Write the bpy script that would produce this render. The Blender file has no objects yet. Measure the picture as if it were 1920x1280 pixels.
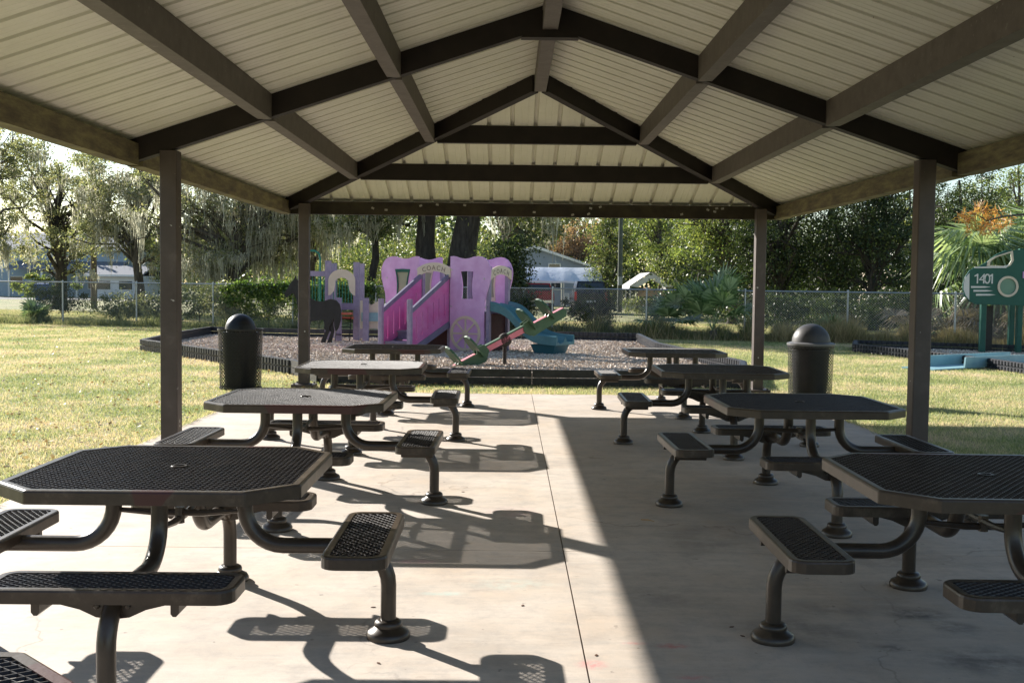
import bpy, math, random
import numpy as np
from mathutils import Vector, Matrix
from mathutils.geometry import tessellate_polygon
PI = math.pi
scn = bpy.context.scene
COL = scn.collection
R = math.radians

# ------------------------------------------------------------------ camera
F = 2090.0
CAMPOS = Vector((0, 0, 1.56))
ROT = Matrix.Rotation(-0.0030, 4, 'Z') @ Matrix.Rotation(R(90) - math.atan(108 / F), 4, 'X') @ Matrix.Rotation(0.012, 4, 'Z')
cd = bpy.data.cameras.new('camera')
cam = bpy.data.objects.new('camera', cd)
COL.objects.link(cam)
cam.matrix_world = Matrix.Translation(CAMPOS) @ ROT
cd.sensor_width = 36
cd.lens = 36 * F / 1920
cd.clip_end = 2000
cd.clip_start = 0.05
scn.camera = cam


def at(px, py, Y):
    """world point on the photo ray (px,py) at depth Y"""
    d = ROT.to_3x3() @ Vector(((px - 960) / F, (640 - py) / F, -1))
    return CAMPOS + d * (Y / d.y)


def gnd(px, py, z=0.0):
    d = ROT.to_3x3() @ Vector(((px - 960) / F, (640 - py) / F, -1))
    return CAMPOS + d * ((z - CAMPOS.z) / d.z)


# ------------------------------------------------------------------ materials
def _nt(name):
    m = bpy.data.materials.new(name)
    m.use_nodes = True
    nt = m.node_tree
    nt.nodes.clear()
    out = nt.nodes.new('ShaderNodeOutputMaterial')
    return m, nt, out


def noise(nt, scale, detail=4, rough=.6, coord='Object', stretch=None):
    tc = nt.nodes.new('ShaderNodeTexCoord')
    src = tc.outputs[coord]
    if coord == 'World':
        pass
    if stretch:
        mp = nt.nodes.new('ShaderNodeMapping')
        mp.inputs['Scale'].default_value = stretch
        nt.links.new(src, mp.inputs[0])
        src = mp.outputs[0]
    n = nt.nodes.new('ShaderNodeTexNoise')
    n.inputs['Scale'].default_value = scale
    n.inputs['Detail'].default_value = detail
    n.inputs['Roughness'].default_value = rough
    nt.links.new(src, n.inputs['Vector'])
    return n.outputs['Fac']


def gnoise(nt, scale, detail=4, rough=.6, stretch=(1, 1, 1)):
    g = nt.nodes.new('ShaderNodeNewGeometry')
    mp = nt.nodes.new('ShaderNodeMapping')
    mp.inputs['Scale'].default_value = stretch
    nt.links.new(g.outputs['Position'], mp.inputs[0])
    n = nt.nodes.new('ShaderNodeTexNoise')
    n.inputs['Scale'].default_value = scale
    n.inputs['Detail'].default_value = detail
    n.inputs['Roughness'].default_value = rough
    nt.links.new(mp.outputs[0], n.inputs['Vector'])
    return n.outputs['Fac']


def ramp(nt, fac, stops):
    r = nt.nodes.new('ShaderNodeValToRGB')
    el = r.color_ramp.elements
    while len(el) > 1:
        el.remove(el[-1])
    el[0].position = stops[0][0]
    el[0].color = (*stops[0][1], 1)
    for p, c in stops[1:]:
        e = el.new(p)
        e.color = (*c, 1)
    nt.links.new(fac, r.inputs[0])
    return r.outputs[0]


def gray(v):
    return (v, v, v)


def mixc(nt, fac, a, b, mode='MIX'):
    m = nt.nodes.new('ShaderNodeMix')
    m.data_type = 'RGBA'
    m.blend_type = mode
    for sock, v in ((m.inputs[0], fac), (m.inputs[6], a), (m.inputs[7], b)):
        if isinstance(v, (int, float)):
            sock.default_value = v
        elif isinstance(v, tuple):
            sock.default_value = (*v, 1)
        else:
            nt.links.new(v, sock)
    return m.outputs[2]


def math_(nt, op, a, b=0.0):
    m = nt.nodes.new('ShaderNodeMath')
    m.operation = op
    for i, v in enumerate((a, b)):
        if isinstance(v, (int, float)):
            m.inputs[i].default_value = v
        else:
            nt.links.new(v, m.inputs[i])
    return m.outputs[0]


def finish(nt, out, col, rough=.6, bump=None, bdist=.01, bstr=.5, metal=0, spec=.5, coat=0):
    b = nt.nodes.new('ShaderNodeBsdfPrincipled')
    if isinstance(col, tuple):
        b.inputs['Base Color'].default_value = (*col, 1)
    else:
        nt.links.new(col, b.inputs['Base Color'])
    if isinstance(rough, (int, float)):
        b.inputs['Roughness'].default_value = rough
    else:
        nt.links.new(rough, b.inputs['Roughness'])
    b.inputs['Metallic'].default_value = metal
    b.inputs['Specular IOR Level'].default_value = spec
    b.inputs['Coat Weight'].default_value = coat
    if bump is not None:
        bp = nt.nodes.new('ShaderNodeBump')
        bp.inputs['Distance'].default_value = bdist
        bp.inputs['Strength'].default_value = bstr
        nt.links.new(bump, bp.inputs['Height'])
        nt.links.new(bp.outputs[0], b.inputs['Normal'])
    nt.links.new(b.outputs[0], out.inputs[0])
    return b


def mat(name, c1, c2=None, scale=6, rough=.6, bump=0, bscale=40, spec=.3, metal=0, coat=0, stretch=None, lo=.35, hi=.7):
    m, nt, out = _nt(name)
    col = c1
    if c2 is not None:
        f = noise(nt, scale, 6, .65, stretch=stretch)
        col = ramp(nt, f, [(lo, c1), (hi, c2)])
    bn = noise(nt, bscale, 3) if bump else None
    finish(nt, out, col, rough, bn, bump, .6, metal, spec, coat)
    return m


def leafmat(name, cols, trans=.45, rough=.45, gl=.04, tint=(1.0, 1.0, .62), rw=.65, pw=.8, pm=.3, ps=.55):
    """cols: ramp stops over the per-leaf random attribute"""
    m, nt, out = _nt(name)
    a = nt.nodes.new('ShaderNodeAttribute')
    a.attribute_name = 'rnd'
    f = gnoise(nt, ps, 4)
    f2 = math_(nt, 'ADD', math_(nt, 'MULTIPLY', a.outputs['Fac'], rw), math_(nt, 'MULTIPLY', math_(nt, 'SUBTRACT', f, pm), pw))
    c = ramp(nt, f2, cols)
    d = nt.nodes.new('ShaderNodeBsdfDiffuse')
    t = nt.nodes.new('ShaderNodeBsdfTranslucent')
    g = nt.nodes.new('ShaderNodeBsdfGlossy')
    g.inputs['Roughness'].default_value = rough
    nt.links.new(c, d.inputs[0])
    tc = mixc(nt, 1.0, c, tint, 'MULTIPLY')
    tc = mixc(nt, .5, tc, tc, 'ADD')
    nt.links.new(tc, t.inputs[0])
    m1 = nt.nodes.new('ShaderNodeMixShader')
    m1.inputs[0].default_value = trans
    nt.links.new(d.outputs[0], m1.inputs[1])
    nt.links.new(t.outputs[0], m1.inputs[2])
    m2 = nt.nodes.new('ShaderNodeMixShader')
    m2.inputs[0].default_value = gl
    nt.links.new(m1.outputs[0], m2.inputs[1])
    nt.links.new(g.outputs[0], m2.inputs[2])
    nt.links.new(m2.outputs[0], out.inputs[0])
    return m


M = {}
# painted brown steel of the tables: glossy plastic coating, faded patches and maroon repaint
m, nt, out = _nt('table_coating')
oi = nt.nodes.new('ShaderNodeObjectInfo')
f = gnoise(nt, 1.4, 3)
f2 = gnoise(nt, 9, 6, .7)
c = ramp(nt, f2, [(.3, (.014, .009, .006)), (.55, (.022, .014, .010)), (.75, (.045, .032, .023))])
M['coat'] = m
rr = ramp(nt, gnoise(nt, 14, 5), [(.3, gray(.30)), (.7, gray(.45))])
finish(nt, out, c, rr, f2, .002, .3, spec=.28)
m, nt, out = _nt('table_rim_coating')
f = gnoise(nt, 1.15, 2)
f2 = gnoise(nt, 8, 6, .7)
c = ramp(nt, f2, [(.3, (.030, .020, .013)), (.55, (.050, .035, .024)), (.75, (.12, .092, .065))])
M['srim'] = m
finish(nt, out, c, .34, gnoise(nt, 60, 3), .001, .5, spec=.4)
m, nt, out = _nt('table_rim_repainted')
f = gnoise(nt, 1.15, 2)
f2 = gnoise(nt, 8, 6, .7)
c = ramp(nt, f2, [(.3, (.030, .020, .013)), (.55, (.050, .035, .024)), (.75, (.12, .092, .065))])
c = mixc(nt, ramp(nt, f, [(.585, gray(0)), (.59, gray(1))]), c, (.060, .020, .017))
M['rim'] = m
finish(nt, out, c, .34, gnoise(nt, 60, 3), .001, .5, spec=.4)
M['pipe'] = mat('pipe_paint', (.026, .018, .013), (.055, .041, .030), 5, .32, .001, 30, spec=.45)
M['zinc'] = mat('zinc_bolt', (.5, .5, .48), None, rough=.3, metal=1)
# shelter
M['beam'] = mat('brown_beam_paint', (.013, .009, .007), (.022, .016, .012), 3, .6, .001, 60)
m, nt, out = _nt('purlin_paint')
f = gnoise(nt, 7, 6, .7, (1, 1, 1))
f2 = gnoise(nt, 1.1, 4, .6)
c = ramp(nt, f, [(.3, (.080, .065, .055)), (.7, (.13, .11, .098))])
c = mixc(nt, ramp(nt, gnoise(nt, 26, 3), [(.64, gray(0)), (.72, gray(.35))]), c, (.3, .28, .25))
M['purlin'] = m
finish(nt, out, c, .6)
m, nt, out = _nt('algae_beam_paint')
f = gnoise(nt, 3.2, 6, .75, (1, .8, 4))
c = ramp(nt, f, [(.30, (.050, .036, .024)), (.46, (.105, .085, .045)), (.62, (.19, .165, .075)), (.8, (.23, .20, .12))])
M['algae'] = m
finish(nt, out, c, .7)
m, nt, out = _nt('column_paint')
f = noise(nt, 4, 5, .65)
c = ramp(nt, f, [(.3, (.046, .032, .028)), (.6, (.066, .049, .044)), (.75, (.10, .08, .074))])
f3 = gnoise(nt, 13, 2, .4)
c = mixc(nt, ramp(nt, f3, [(.745, gray(0)), (.76, gray(1))]), c, (.45, .44, .43))
M['column'] = m
M['mossbeam'] = mat('stained_dark_beam', (.016, .011, .007), (.060, .050, .024), 2.6, .6, lo=.42, hi=.85)
finish(nt, out, c, .5)
m, nt, out = _nt('ceiling_panel_paint')
f = gnoise(nt, 1.2, 5, .7)
f2 = gnoise(nt, 9, 5, .8, (1, 8, 1))
c = ramp(nt, f, [(.3, (.62, .60, .50)), (.7, (.70, .68, .59))])
c = mixc(nt, ramp(nt, f2, [(.45, gray(0)), (.8, gray(.3))]), c, (.40, .37, .29))
c = mixc(nt, ramp(nt, gnoise(nt, 30, 2), [(.74, gray(0)), (.78, gray(.7))]), c, (.22, .17, .12))
M['ceil'] = m
finish(nt, out, c, .5)
M['trim'] = mat('eave_trim', (.42, .40, .33), (.34, .31, .22), 5, .5)
M['paper'] = mat('faded_paper', (.34, .33, .31), (.2, .17, .15), 20, .9)

# concrete with stains and chalk
m, nt, out = _nt('concrete')
f = gnoise(nt, .9, 6, .65)
f2 = gnoise(nt, 7, 8, .75, (.5, 1.6, 1))
f3 = gnoise(nt, 220, 2, .5)
c = ramp(nt, f, [(.3, (.38, .315, .255)), (.5, (.49, .42, .35)), (.7, (.56, .495, .43))])
c = mixc(nt, ramp(nt, f2, [(.42, gray(0)), (.72, gray(.6))]), c, (.36, .34, .31))
c = mixc(nt, .5, c, ramp(nt, f3, [(.3, gray(.42)), (.7, gray(.58))]), 'OVERLAY')
f4 = gnoise(nt, 2.2, 5, .7)
c = mixc(nt, ramp(nt, f4, [(.54, gray(0)), (.72, gray(.55))]), c, (.30, .27, .24))
c = mixc(nt, ramp(nt, gnoise(nt, 17, 3, .5), [(.70, gray(0)), (.735, gray(.8))]), c, (.20, .18, .16))


def spot(nt, x, y, rx, ry, ns=6, thr=.5):
    g = nt.nodes.new('ShaderNodeNewGeometry')
    mp = nt.nodes.new('ShaderNodeMapping')
    mp.vector_type = 'TEXTURE'
    mp.inputs['Location'].default_value = (x, y, 0)
    mp.inputs['Scale'].default_value = (rx, ry, 1)
    nt.links.new(g.outputs['Position'], mp.inputs[0])
    l = nt.nodes.new('ShaderNodeVectorMath')
    l.operation = 'LENGTH'
    nt.links.new(mp.outputs[0], l.inputs[0])
    mr = nt.nodes.new('ShaderNodeMapRange')
    mr.interpolation_type = 'SMOOTHSTEP'
    mr.inputs[1].default_value = 1.0
    mr.inputs[2].default_value = 0.2
    nt.links.new(l.outputs['Value'], mr.inputs[0])
    nn = gnoise(nt, ns, 5, .7)
    return math_(nt, 'MULTIPLY', mr.outputs[0], ramp(nt, nn, [(thr - .12, gray(0)), (thr + .12, gray(1))]))


def gp(px, py):
    p = gnd(px, py)
    return p.x, p.y


for px, py, rx, ry, colr, amt, ns in [
        (1720, 1150, .22, .16, (.05, .045, .04), .8, 7), (1790, 1175, .16, .12, (.05, .045, .04), .8, 7),
        (1670, 1215, .10, .06, (.06, .05, .045), .8, 9), (1500, 1180, .4, .3, (.16, .145, .13), .7, 5), (1330, 1010, .5, .5, (.20, .18, .16), .5, 4), (1650, 1040, .5, .5, (.18, .165, .15), .6, 5), (1240, 1120, .35, .3, (.22, .20, .18), .5, 6), (640, 1180, .4, .3, (.34, .31, .28), .4, 7), (930, 1220, .3, .2, (.34, .31, .27), .45, 8),
        (1850, 1240, .35, .25, (.10, .09, .08), .7, 6), (1560, 1140, .3, .2, (.12, .11, .10), .5, 6),
        (830, 1112, .16, .05, (.35, .62, .60), .6, 11), (960, 1095, .30, .16, (.42, .58, .54), .45, 14),
        (785, 1052, .20, .06, (.75, .34, .42), .6, 12), (690, 838, .5, .12, (.40, .62, .60), .5, 8),
        (960, 960, .3, .3, (.68, .45, .45), .35, 9), (1190, 1205, .08, .03, (.65, .18, .18), .7, 24),
        (1110, 1245, .09, .08, (.62, .14, .16), .6, 26), (1300, 1270, .10, .04, (.6, .16, .16), .6, 26),
        (1260, 1210, .1, .05, (.6, .14, .14), .8, 30)]:
    x, y = gp(px, py)
    s = spot(nt, x, y, rx, ry, ns, .49)
    c = mixc(nt, math_(nt, 'MULTIPLY', s, amt), c, colr)
g_ = nt.nodes.new('ShaderNodeNewGeometry')
nz_ = nt.nodes.new('ShaderNodeTexNoise')
nz_.inputs['Scale'].default_value = 1.6
nz_.inputs['Detail'].default_value = 6
nt.links.new(g_.outputs['Position'], nz_.inputs['Vector'])
ad_ = nt.nodes.new('ShaderNodeVectorMath')
ad_.operation = 'MULTIPLY_ADD'
ad_.inputs[1].default_value = (.9, .9, 0)
nt.links.new(nz_.outputs['Color'], ad_.inputs[0])
nt.links.new(g_.outputs['Position'], ad_.inputs[2])
vo_ = nt.nodes.new('ShaderNodeTexVoronoi')
vo_.feature = 'DISTANCE_TO_EDGE'
vo_.inputs['Scale'].default_value = .36
nt.links.new(ad_.outputs[0], vo_.inputs['Vector'])
ck_ = ramp(nt, vo_.outputs['Distance'], [(.0, gray(1)), (.0028, gray(0))])
ck_ = math_(nt, 'MULTIPLY', ck_, ramp(nt, gnoise(nt, .8, 3), [(.5, gray(0)), (.58, gray(.55))]))
c = mixc(nt, ck_, c, (.12, .10, .085))
f6 = gnoise(nt, 3.0, 7, .8, (.35, 2.4, 1))
c = mixc(nt, ramp(nt, f6, [(.5, gray(0)), (.75, gray(.45))]), c, (.62, .56, .49))
f7 = gnoise(nt, 1.6, 5, .6, (1, .7, 1))
c = mixc(nt, ramp(nt, f7, [(.5, gray(0)), (.7, gray(.4))]), c, (.50, .38, .27))
f8 = gnoise(nt, 5.5, 8, .8)
c = mixc(nt, ramp(nt, f8, [(.47, gray(0)), (.66, gray(.45))]), c, (.27, .25, .23))
bmp = math_(nt, 'ADD', math_(nt, 'MULTIPLY', f3, .4), f2)
finish(nt, out, c, .75, bmp, .002, .6, spec=.35)
M['conc'] = m

# lawn soil, mulch
m, nt, out = _nt('lawn_soil')
f = gnoise(nt, .6, 6, .7)
f2 = gnoise(nt, 18, 6, .8)
c = ramp(nt, f, [(.36, (.15, .20, .06)), (.5, (.27, .27, .11)), (.64, (.42, .33, .20))])
c = mixc(nt, .8, c, ramp(nt, f2, [(.3, gray(.3)), (.7, gray(.7))]), 'OVERLAY')
finish(nt, out, c, .95, f2, .03, 1)
M['soil'] = m
m, nt, out = _nt('mulch_bed')
f2 = gnoise(nt, 22, 6, .8)
c = ramp(nt, f2, [(.3, (.22, .165, .125)), (.5, (.45, .36, .29)), (.7, (.62, .53, .45))])
finish(nt, out, c, .95, f2, .04, 1)
M['mulch'] = m
M['asph'] = mat('asphalt', (.16, .16, .16), (.22, .215, .21), 3, .9, .003, 80)
M['grass'] = leafmat('grass_blades', [(.2, (.17, .21, .075)), (.42, (.30, .33, .135)), (.58, (.46, .42, .22)), (.74, (.60, .48, .32))], .38, .5, .02, (1, 1, .85), rw=.45, pw=1.35, pm=.29, ps=.6)
M['drygrass'] = leafmat('dry_grass', [(.2, (.16, .16, .07)), (.5, (.34, .27, .15)), (.8, (.50, .39, .25))], .35, .5, .02)
M['litter'] = leafmat('leaf_litter', [(.2, (.22, .12, .05)), (.5, (.42, .30, .18)), (.8, (.6, .52, .42))], .2, .4, .08)
M['chips'] = leafmat('wood_chips', [(.2, (.32, .25, .19)), (.45, (.56, .475, .39)), (.8, (.76, .69, .60))], .0, .6, .03)
M['leaf_oak'] = leafmat('oak_leaves', [(.15, (.035, .058, .018)), (.45, (.08, .11, .035)), (.7, (.17, .19, .065)), (.95, (.28, .25, .09))], gl=.06)
M['leaf_yel'] = leafmat('yellowing_leaves', [(.15, (.09, .11, .05)), (.45, (.18, .195, .095)), (.7, (.27, .275, .14)), (.92, (.38, .31, .15))], .5, gl=.06, tint=(1, 1, .75))
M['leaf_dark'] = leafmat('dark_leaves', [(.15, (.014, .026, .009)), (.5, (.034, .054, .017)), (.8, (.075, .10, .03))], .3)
M['leaf_bright'] = leafmat('bright_leaves', [(.15, (.05, .08, .025)), (.45, (.11, .15, .042)), (.75, (.24, .27, .085))], .5)
M['leaf_rust'] = leafmat('rust_leaves', [(.15, (.16, .11, .08)), (.5, (.30, .21, .15)), (.8, (.46, .26, .12))], .4)
M['leaf_orange'] = leafmat('orange_needles', [(.15, (.22, .12, .04)), (.5, (.55, .24, .07)), (.8, (.50, .38, .10))], .4)
M['moss'] = leafmat('spanish_moss', [(.15, (.22, .21, .16)), (.5, (.38, .37, .29)), (.8, (.55, .53, .44))], .45, tint=(1, 1, .92))
M['vine'] = leafmat('vine_leaves', [(.15, (.025, .05, .012)), (.5, (.06, .11, .022)), (.8, (.15, .22, .05))], .45)
M['frond'] = leafmat('palm_fronds', [(.15, (.05, .095, .035)), (.45, (.13, .20, .085)), (.8, (.34, .42, .24))], .4, .4, .08)
M['dfrond'] = leafmat('dead_fronds', [(.15, (.10, .08, .055)), (.5, (.20, .165, .12)), (.8, (.34, .28, .22))], .2)
M['bark'] = mat('bark', (.050, .042, .034), (.15, .13, .11), 9, .95, .03, 16, stretch=(1, 1, .25))
M['barkd'] = mat('dark_bark', (.028, .023, .02), (.075, .064, .055), 9, .95, .03, 16, stretch=(1, 1, .25))
M['galv'] = mat('galvanised_steel', (.32, .34, .35), (.42, .44, .45), 8, .4, metal=.6)
M['wood'] = mat('pole_wood', (.10, .082, .066), (.18, .15, .125), 8, .9, .004, 30, stretch=(1, 1, .1))
M['black'] = mat('black_plastic', (.009, .009, .010), (.018, .018, .020), 6, .42, .001, 40, spec=.3)
M['border'] = mat('border_plastic', (.018, .019, .023), (.045, .046, .052), 7, .45, .001, 40)
M['liner'] = mat('bin_liner', (.010, .010, .012), (.02, .02, .022), 9, .3, .01, 12)
M['dome'] = mat('dome_plastic', (.035, .034, .036), (.06, .058, .058), 5, .5, .001, 50)
M['collar'] = mat('grey_collar_plastic', (.10, .10, .105), (.15, .15, .155), 6, .5)
M['pinkpur'] = mat('pink_purple_panel', (.52, .29, .53), (.66, .42, .68), 2.4, .5)
M['magenta'] = mat('magenta_panel', (.50, .10, .30), (.52, .19, .40), 3, .42)
M['post'] = mat('purple_post', (.22, .185, .27), (.31, .265, .36), 6, .6, .001, 40)
M['tread'] = mat('grey_purple_tread', (.13, .12, .19), (.19, .17, .24), 6, .6)
M['tan'] = mat('tan_panel', (.56, .47, .36), (.62, .54, .43), 4, .5)
M['engr'] = mat('engraved_letter', (.20, .16, .14), None)
M['maroon'] = mat('maroon_skirt', (.060, .014, .016), (.035, .010, .012), 4, .6)
M['green'] = mat('green_panel', (.008, .075, .055), (.014, .092, .068), 4, .45)
M['sgreen'] = mat('seesaw_green', (.036, .085, .042), (.058, .115, .06), 4, .45)
M['gpipe'] = mat('green_pipe', (.015, .16, .11), None, rough=.4)
M['teal'] = mat('teal_slide', (.055, .155, .180), (.085, .205, .230), 3, .33)
M['lteal'] = mat('pale_teal_plastic', (.19, .34, .38), (.27, .43, .46), 3, .45)
M['salmon'] = mat('salmon_beam', (.62, .17, .20), (.56, .2, .24), 5, .5)
M['screen'] = mat('window_screen', (.24, .27, .18), (.30, .32, .22), 3, .3)
M['orange'] = mat('orange_board', (.45, .13, .08), None)
M['gwhite'] = mat('white_print', (.62, .60, .56), None, rough=.6)
M['gray_side'] = mat('grey_siding', (.26, .30, .36), (.31, .35, .41), 1, .7)
M['blue_side'] = mat('pale_blue_siding', (.30, .40, .50), (.36, .45, .55), 1, .7)
M['cream'] = mat('cream_wall', (.55, .45, .36), (.6, .5, .42), 1, .8)
M['white'] = mat('white_trim', (.72, .72, .70), None, rough=.6)
M['shingle'] = mat('roof_shingle', (.16, .17, .19), (.24, .25, .28), 20, .9)
M['tarp'] = mat('white_tarp', (.66, .70, .78), (.74, .78, .84), 2, .55, .03, 3)
M['glass'] = mat('window_glass', (.03, .04, .05), None, rough=.06, spec=.8)
M['redcar'] = mat('red_car_paint', (.33, .012, .016), None, rough=.25, coat=.5)
M['dkcar'] = mat('dark_car_paint', (.016, .018, .024), None, rough=.25, coat=.5)
M['tyre'] = mat('tyre_rubber', (.018, .018, .018), None, rough=.85)
M['redlamp'] = mat('red_lamp_lens', (.5, .02, .02), None, rough=.2)
M['chrome'] = mat('chrome', (.6, .6, .6), None, rough=.2, metal=1)
M['tancover'] = mat('tan_boat_cover', (.38, .27, .17), (.44, .32, .22), 3, .8)
M['bluebin'] = mat('blue_bin_plastic', (.03, .07, .20), None, rough=.45)
M['greenpole'] = mat('weathered_pole', (.085, .10, .082), (.15, .16, .13), 7, .9)


# ------------------------------------------------------------------ mesh building
class MB:
    def __init__(s):
        s.v = []
        s.f = []

    def quadbox(s, c):
        b = len(s.v)
        s.v += [tuple(p) for p in c]
        for q in ((3, 2, 1, 0), (4, 5, 6, 7), (0, 1, 5, 4), (1, 2, 6, 5), (2, 3, 7, 6), (3, 0, 4, 7)):
            s.f.append(tuple(b + i for i in q))
        return s

    def box(s, x0, x1, y0, y1, z0, z1):
        return s.quadbox([(x0, y0, z0), (x1, y0, z0), (x1, y1, z0), (x0, y1, z0), (x0, y0, z1), (x1, y0, z1), (x1, y1, z1), (x0, y1, z1)])

    def beam(s, a, b, w, h, up=(0, 0, 1), top=False):
        """box from a to b, width w sideways, height h; top: a,b lie on the upper face; else centre"""
        a, b = Vector(a), Vector(b)
        d = (b - a).normalized()
        sd = d.cross(Vector(up)).normalized()
        u = sd.cross(d).normalized()
        if u.z < 0:
            u = -u
        h0, h1 = (-h, 0) if top else (-h / 2, h / 2)
        c = []
        for z in (h0, h1):
            for p, q in ((a, -1), (a, 1), (b, 1), (b, -1)):
                c.append(p + sd * (q * w / 2) + u * z)
        return s.quadbox(c)

    def vbeam(s, a, b, w, h):
        """like beam, vertical end cuts; a,b on the underside centre line"""
        a, b = Vector(a), Vector(b)
        d = Vector((b.x - a.x, b.y - a.y, 0)).normalized()
        sd = Vector((d.y, -d.x, 0))
        c = []
        for z in (0, h):
            for p, q in ((a, -1), (a, 1), (b, 1), (b, -1)):
                c.append(p + sd * (q * w / 2) + Vector((0, 0, z)))
        return s.quadbox(c)

    def tube(s, pts, r, n=12, caps=True):
        pts = [Vector(p) for p in pts]
        rs = r if isinstance(r, (list, tuple)) else [r] * len(pts)
        base = len(s.v)
        prev = None
        for i, p in enumerate(pts):
            if i == 0:
                t = pts[1] - p
            elif i == len(pts) - 1:
                t = p - pts[i - 1]
            else:
                t = (pts[i + 1] - p).normalized() + (p - pts[i - 1]).normalized()
            t.normalize()
            if prev is None:
                a = Vector((0, 0, 1)) if abs(t.z) < .9 else Vector((1, 0, 0))
                e1 = t.cross(a).normalized()
            else:
                e1 = (prev - t * prev.dot(t)).normalized()
            prev = e1
            e2 = t.cross(e1)
            for k in range(n):
                an = 2 * PI * k / n
                s.v.append(tuple(p + (e1 * math.cos(an) + e2 * math.sin(an)) * rs[i]))
        for i in range(len(pts) - 1):
            for k in range(n):
                a = base + i * n + k
                b = base + i * n + (k + 1) % n
                s.f.append((a, b, b + n, a + n))
        if caps:
            s.f.append(tuple(base + k for k in range(n))[::-1])
            s.f.append(tuple(base + (len(pts) - 1) * n + k for k in range(n)))
        return s

    def lathe(s, prof, n=24, c=(0, 0, 0), caps=True):
        base = len(s.v)
        for r, z in prof:
            for k in range(n):
                an = 2 * PI * k / n
                s.v.append((c[0] + r * math.cos(an), c[1] + r * math.sin(an), c[2] + z))
        for i in range(len(prof) - 1):
            for k in range(n):
                a = base + i * n + k
                b = base + i * n + (k + 1) % n
                s.f.append((a, b, b + n, a + n))
        if caps:
            s.f.append(tuple(base + k for k in range(n))[::-1])
            s.f.append(tuple(base + (len(prof) - 1) * n + k for k in range(n)))
        return s

    def prism(s, poly, t0, t1, axis='y', holes=(), off=(0, 0, 0)):
        """poly in 2D: axis y -> (x,z) extruded in y ; axis x -> (y,z) ; axis z -> (x,y)"""
        def m3(p, t):
            if axis == 'y':
                q = (p[0], t, p[1])
            elif axis == 'x':
                q = (t, p[0], p[1])
            else:
                q = (p[0], p[1], t)
            return (q[0] + off[0], q[1] + off[1], q[2] + off[2])
        loops = [list(poly)] + [list(h) for h in holes]
        tris = tessellate_polygon([[Vector((p[0], p[1], 0)) for p in l] for l in loops])
        flat = [p for l in loops for p in l]
        b0 = len(s.v)
        s.v += [m3(p, t0) for p in flat]
        b1 = len(s.v)
        s.v += [m3(p, t1) for p in flat]
        for t in tris:
            s.f.append(tuple(b0 + i for i in t))
            s.f.append(tuple(b1 + i for i in t)[::-1])
        k = 0
        for l in loops:
            n = len(l)
            for i in range(n):
                a, b = k + i, k + (i + 1) % n
                s.f.append((b0 + a, b0 + b, b1 + b, b1 + a))
            k += n
        return s

    def quad(s, a, b, c, d):
        n = len(s.v)
        s.v += [tuple(a), tuple(b), tuple(c), tuple(d)]
        s.f.append((n, n + 1, n + 2, n + 3))
        return s

    def xf(s, mtx, start=0):
        for i in range(start, len(s.v)):
            s.v[i] = tuple(mtx @ Vector(s.v[i]))
        return s

    def build(s, name, m, parent=None, smooth=False, fix=True):
        me = bpy.data.meshes.new(name)
        me.from_pydata(s.v, [], s.f)
        me.materials.append(m)
        if fix and len(s.f) < 60000:
            import bmesh
            bm = bmesh.new()
            bm.from_mesh(me)
            bmesh.ops.recalc_face_normals(bm, faces=bm.faces)
            bm.to_mesh(me)
            bm.free()
        me.update()
        o = bpy.data.objects.new(name, me)
        COL.objects.link(o)
        if parent:
            o.parent = parent
        if smooth:
            me.shade_smooth()
            try:
                me.set_sharp_from_angle(angle=R(40))
            except Exception:
                pass
        return o


def tag(o, label=None, cat=None, group=None, kind=None):
    if label:
        o['label'] = label
    if cat:
        o['category'] = cat
    if group:
        o['group'] = group
    if kind:
        o['kind'] = kind
    return o


def thing(name, label, cat, loc=(0, 0, 0), rz=0, group=None):
    o = bpy.data.objects.new(name, None)
    o.empty_display_size = .2
    COL.objects.link(o)
    o.location = loc
    o.rotation_euler = (0, 0, rz)
    return tag(o, label, cat, group)


def copy_tree(o, parent=None):
    c = o.copy()
    COL.objects.link(c)
    c.parent = parent
    for ch in list(o.children):
        copy_tree(ch, c)
    return c


def bulk(name, v, nper, m, parent=None, rnd=None, seed=0):
    """v: (N,nper,3) array -> N faces"""
    N = v.shape[0]
    me = bpy.data.meshes.new(name)
    me.vertices.add(N * nper)
    me.vertices.foreach_set('co', v.astype(np.float32).ravel())
    me.loops.add(N * nper)
    me.loops.foreach_set('vertex_index', np.arange(N * nper, dtype=np.int32))
    me.polygons.add(N)
    me.polygons.foreach_set('loop_start', np.arange(0, N * nper, nper, dtype=np.int32))
    if rnd is None:
        rnd = np.random.default_rng(seed).random(N)
    at_ = me.attributes.new('rnd', 'FLOAT', 'FACE')
    at_.data.foreach_set('value', rnd.astype(np.float32))
    me.materials.append(m)
    me.update(calc_edges=True)
    o = bpy.data.objects.new(name, me)
    COL.objects.link(o)
    if parent:
        o.parent = parent
    return o


def leaves_at(P, size, rng, flat=.0, aspect=.55, droop=0.0):
    """rhombic leaves at points P (N,3)"""
    N = len(P)
    a = rng.normal(size=(N, 3))
    a[:, 2] *= (1 - flat)
    a[:, 2] -= droop
    a /= np.linalg.norm(a, axis=1)[:, None]
    b = np.cross(a, rng.normal(size=(N, 3)))
    b /= np.linalg.norm(b, axis=1)[:, None] + 1e-9
    s = size * (.55 + .9 * rng.random(N))[:, None]
    return np.stack([P - a * s * .5, P + b * s * aspect * .5, P + a * s * .5, P - b * s * aspect * .5], 1)


# ------------------------------------------------------------------ SETTING
def structure(o):
    o['kind'] = 'structure'
    return o


XC = 0.34
HW = 3.84
YR0, YM, YR1 = 7.0, 10.2, 13.4
GZ = -0.05

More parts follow.
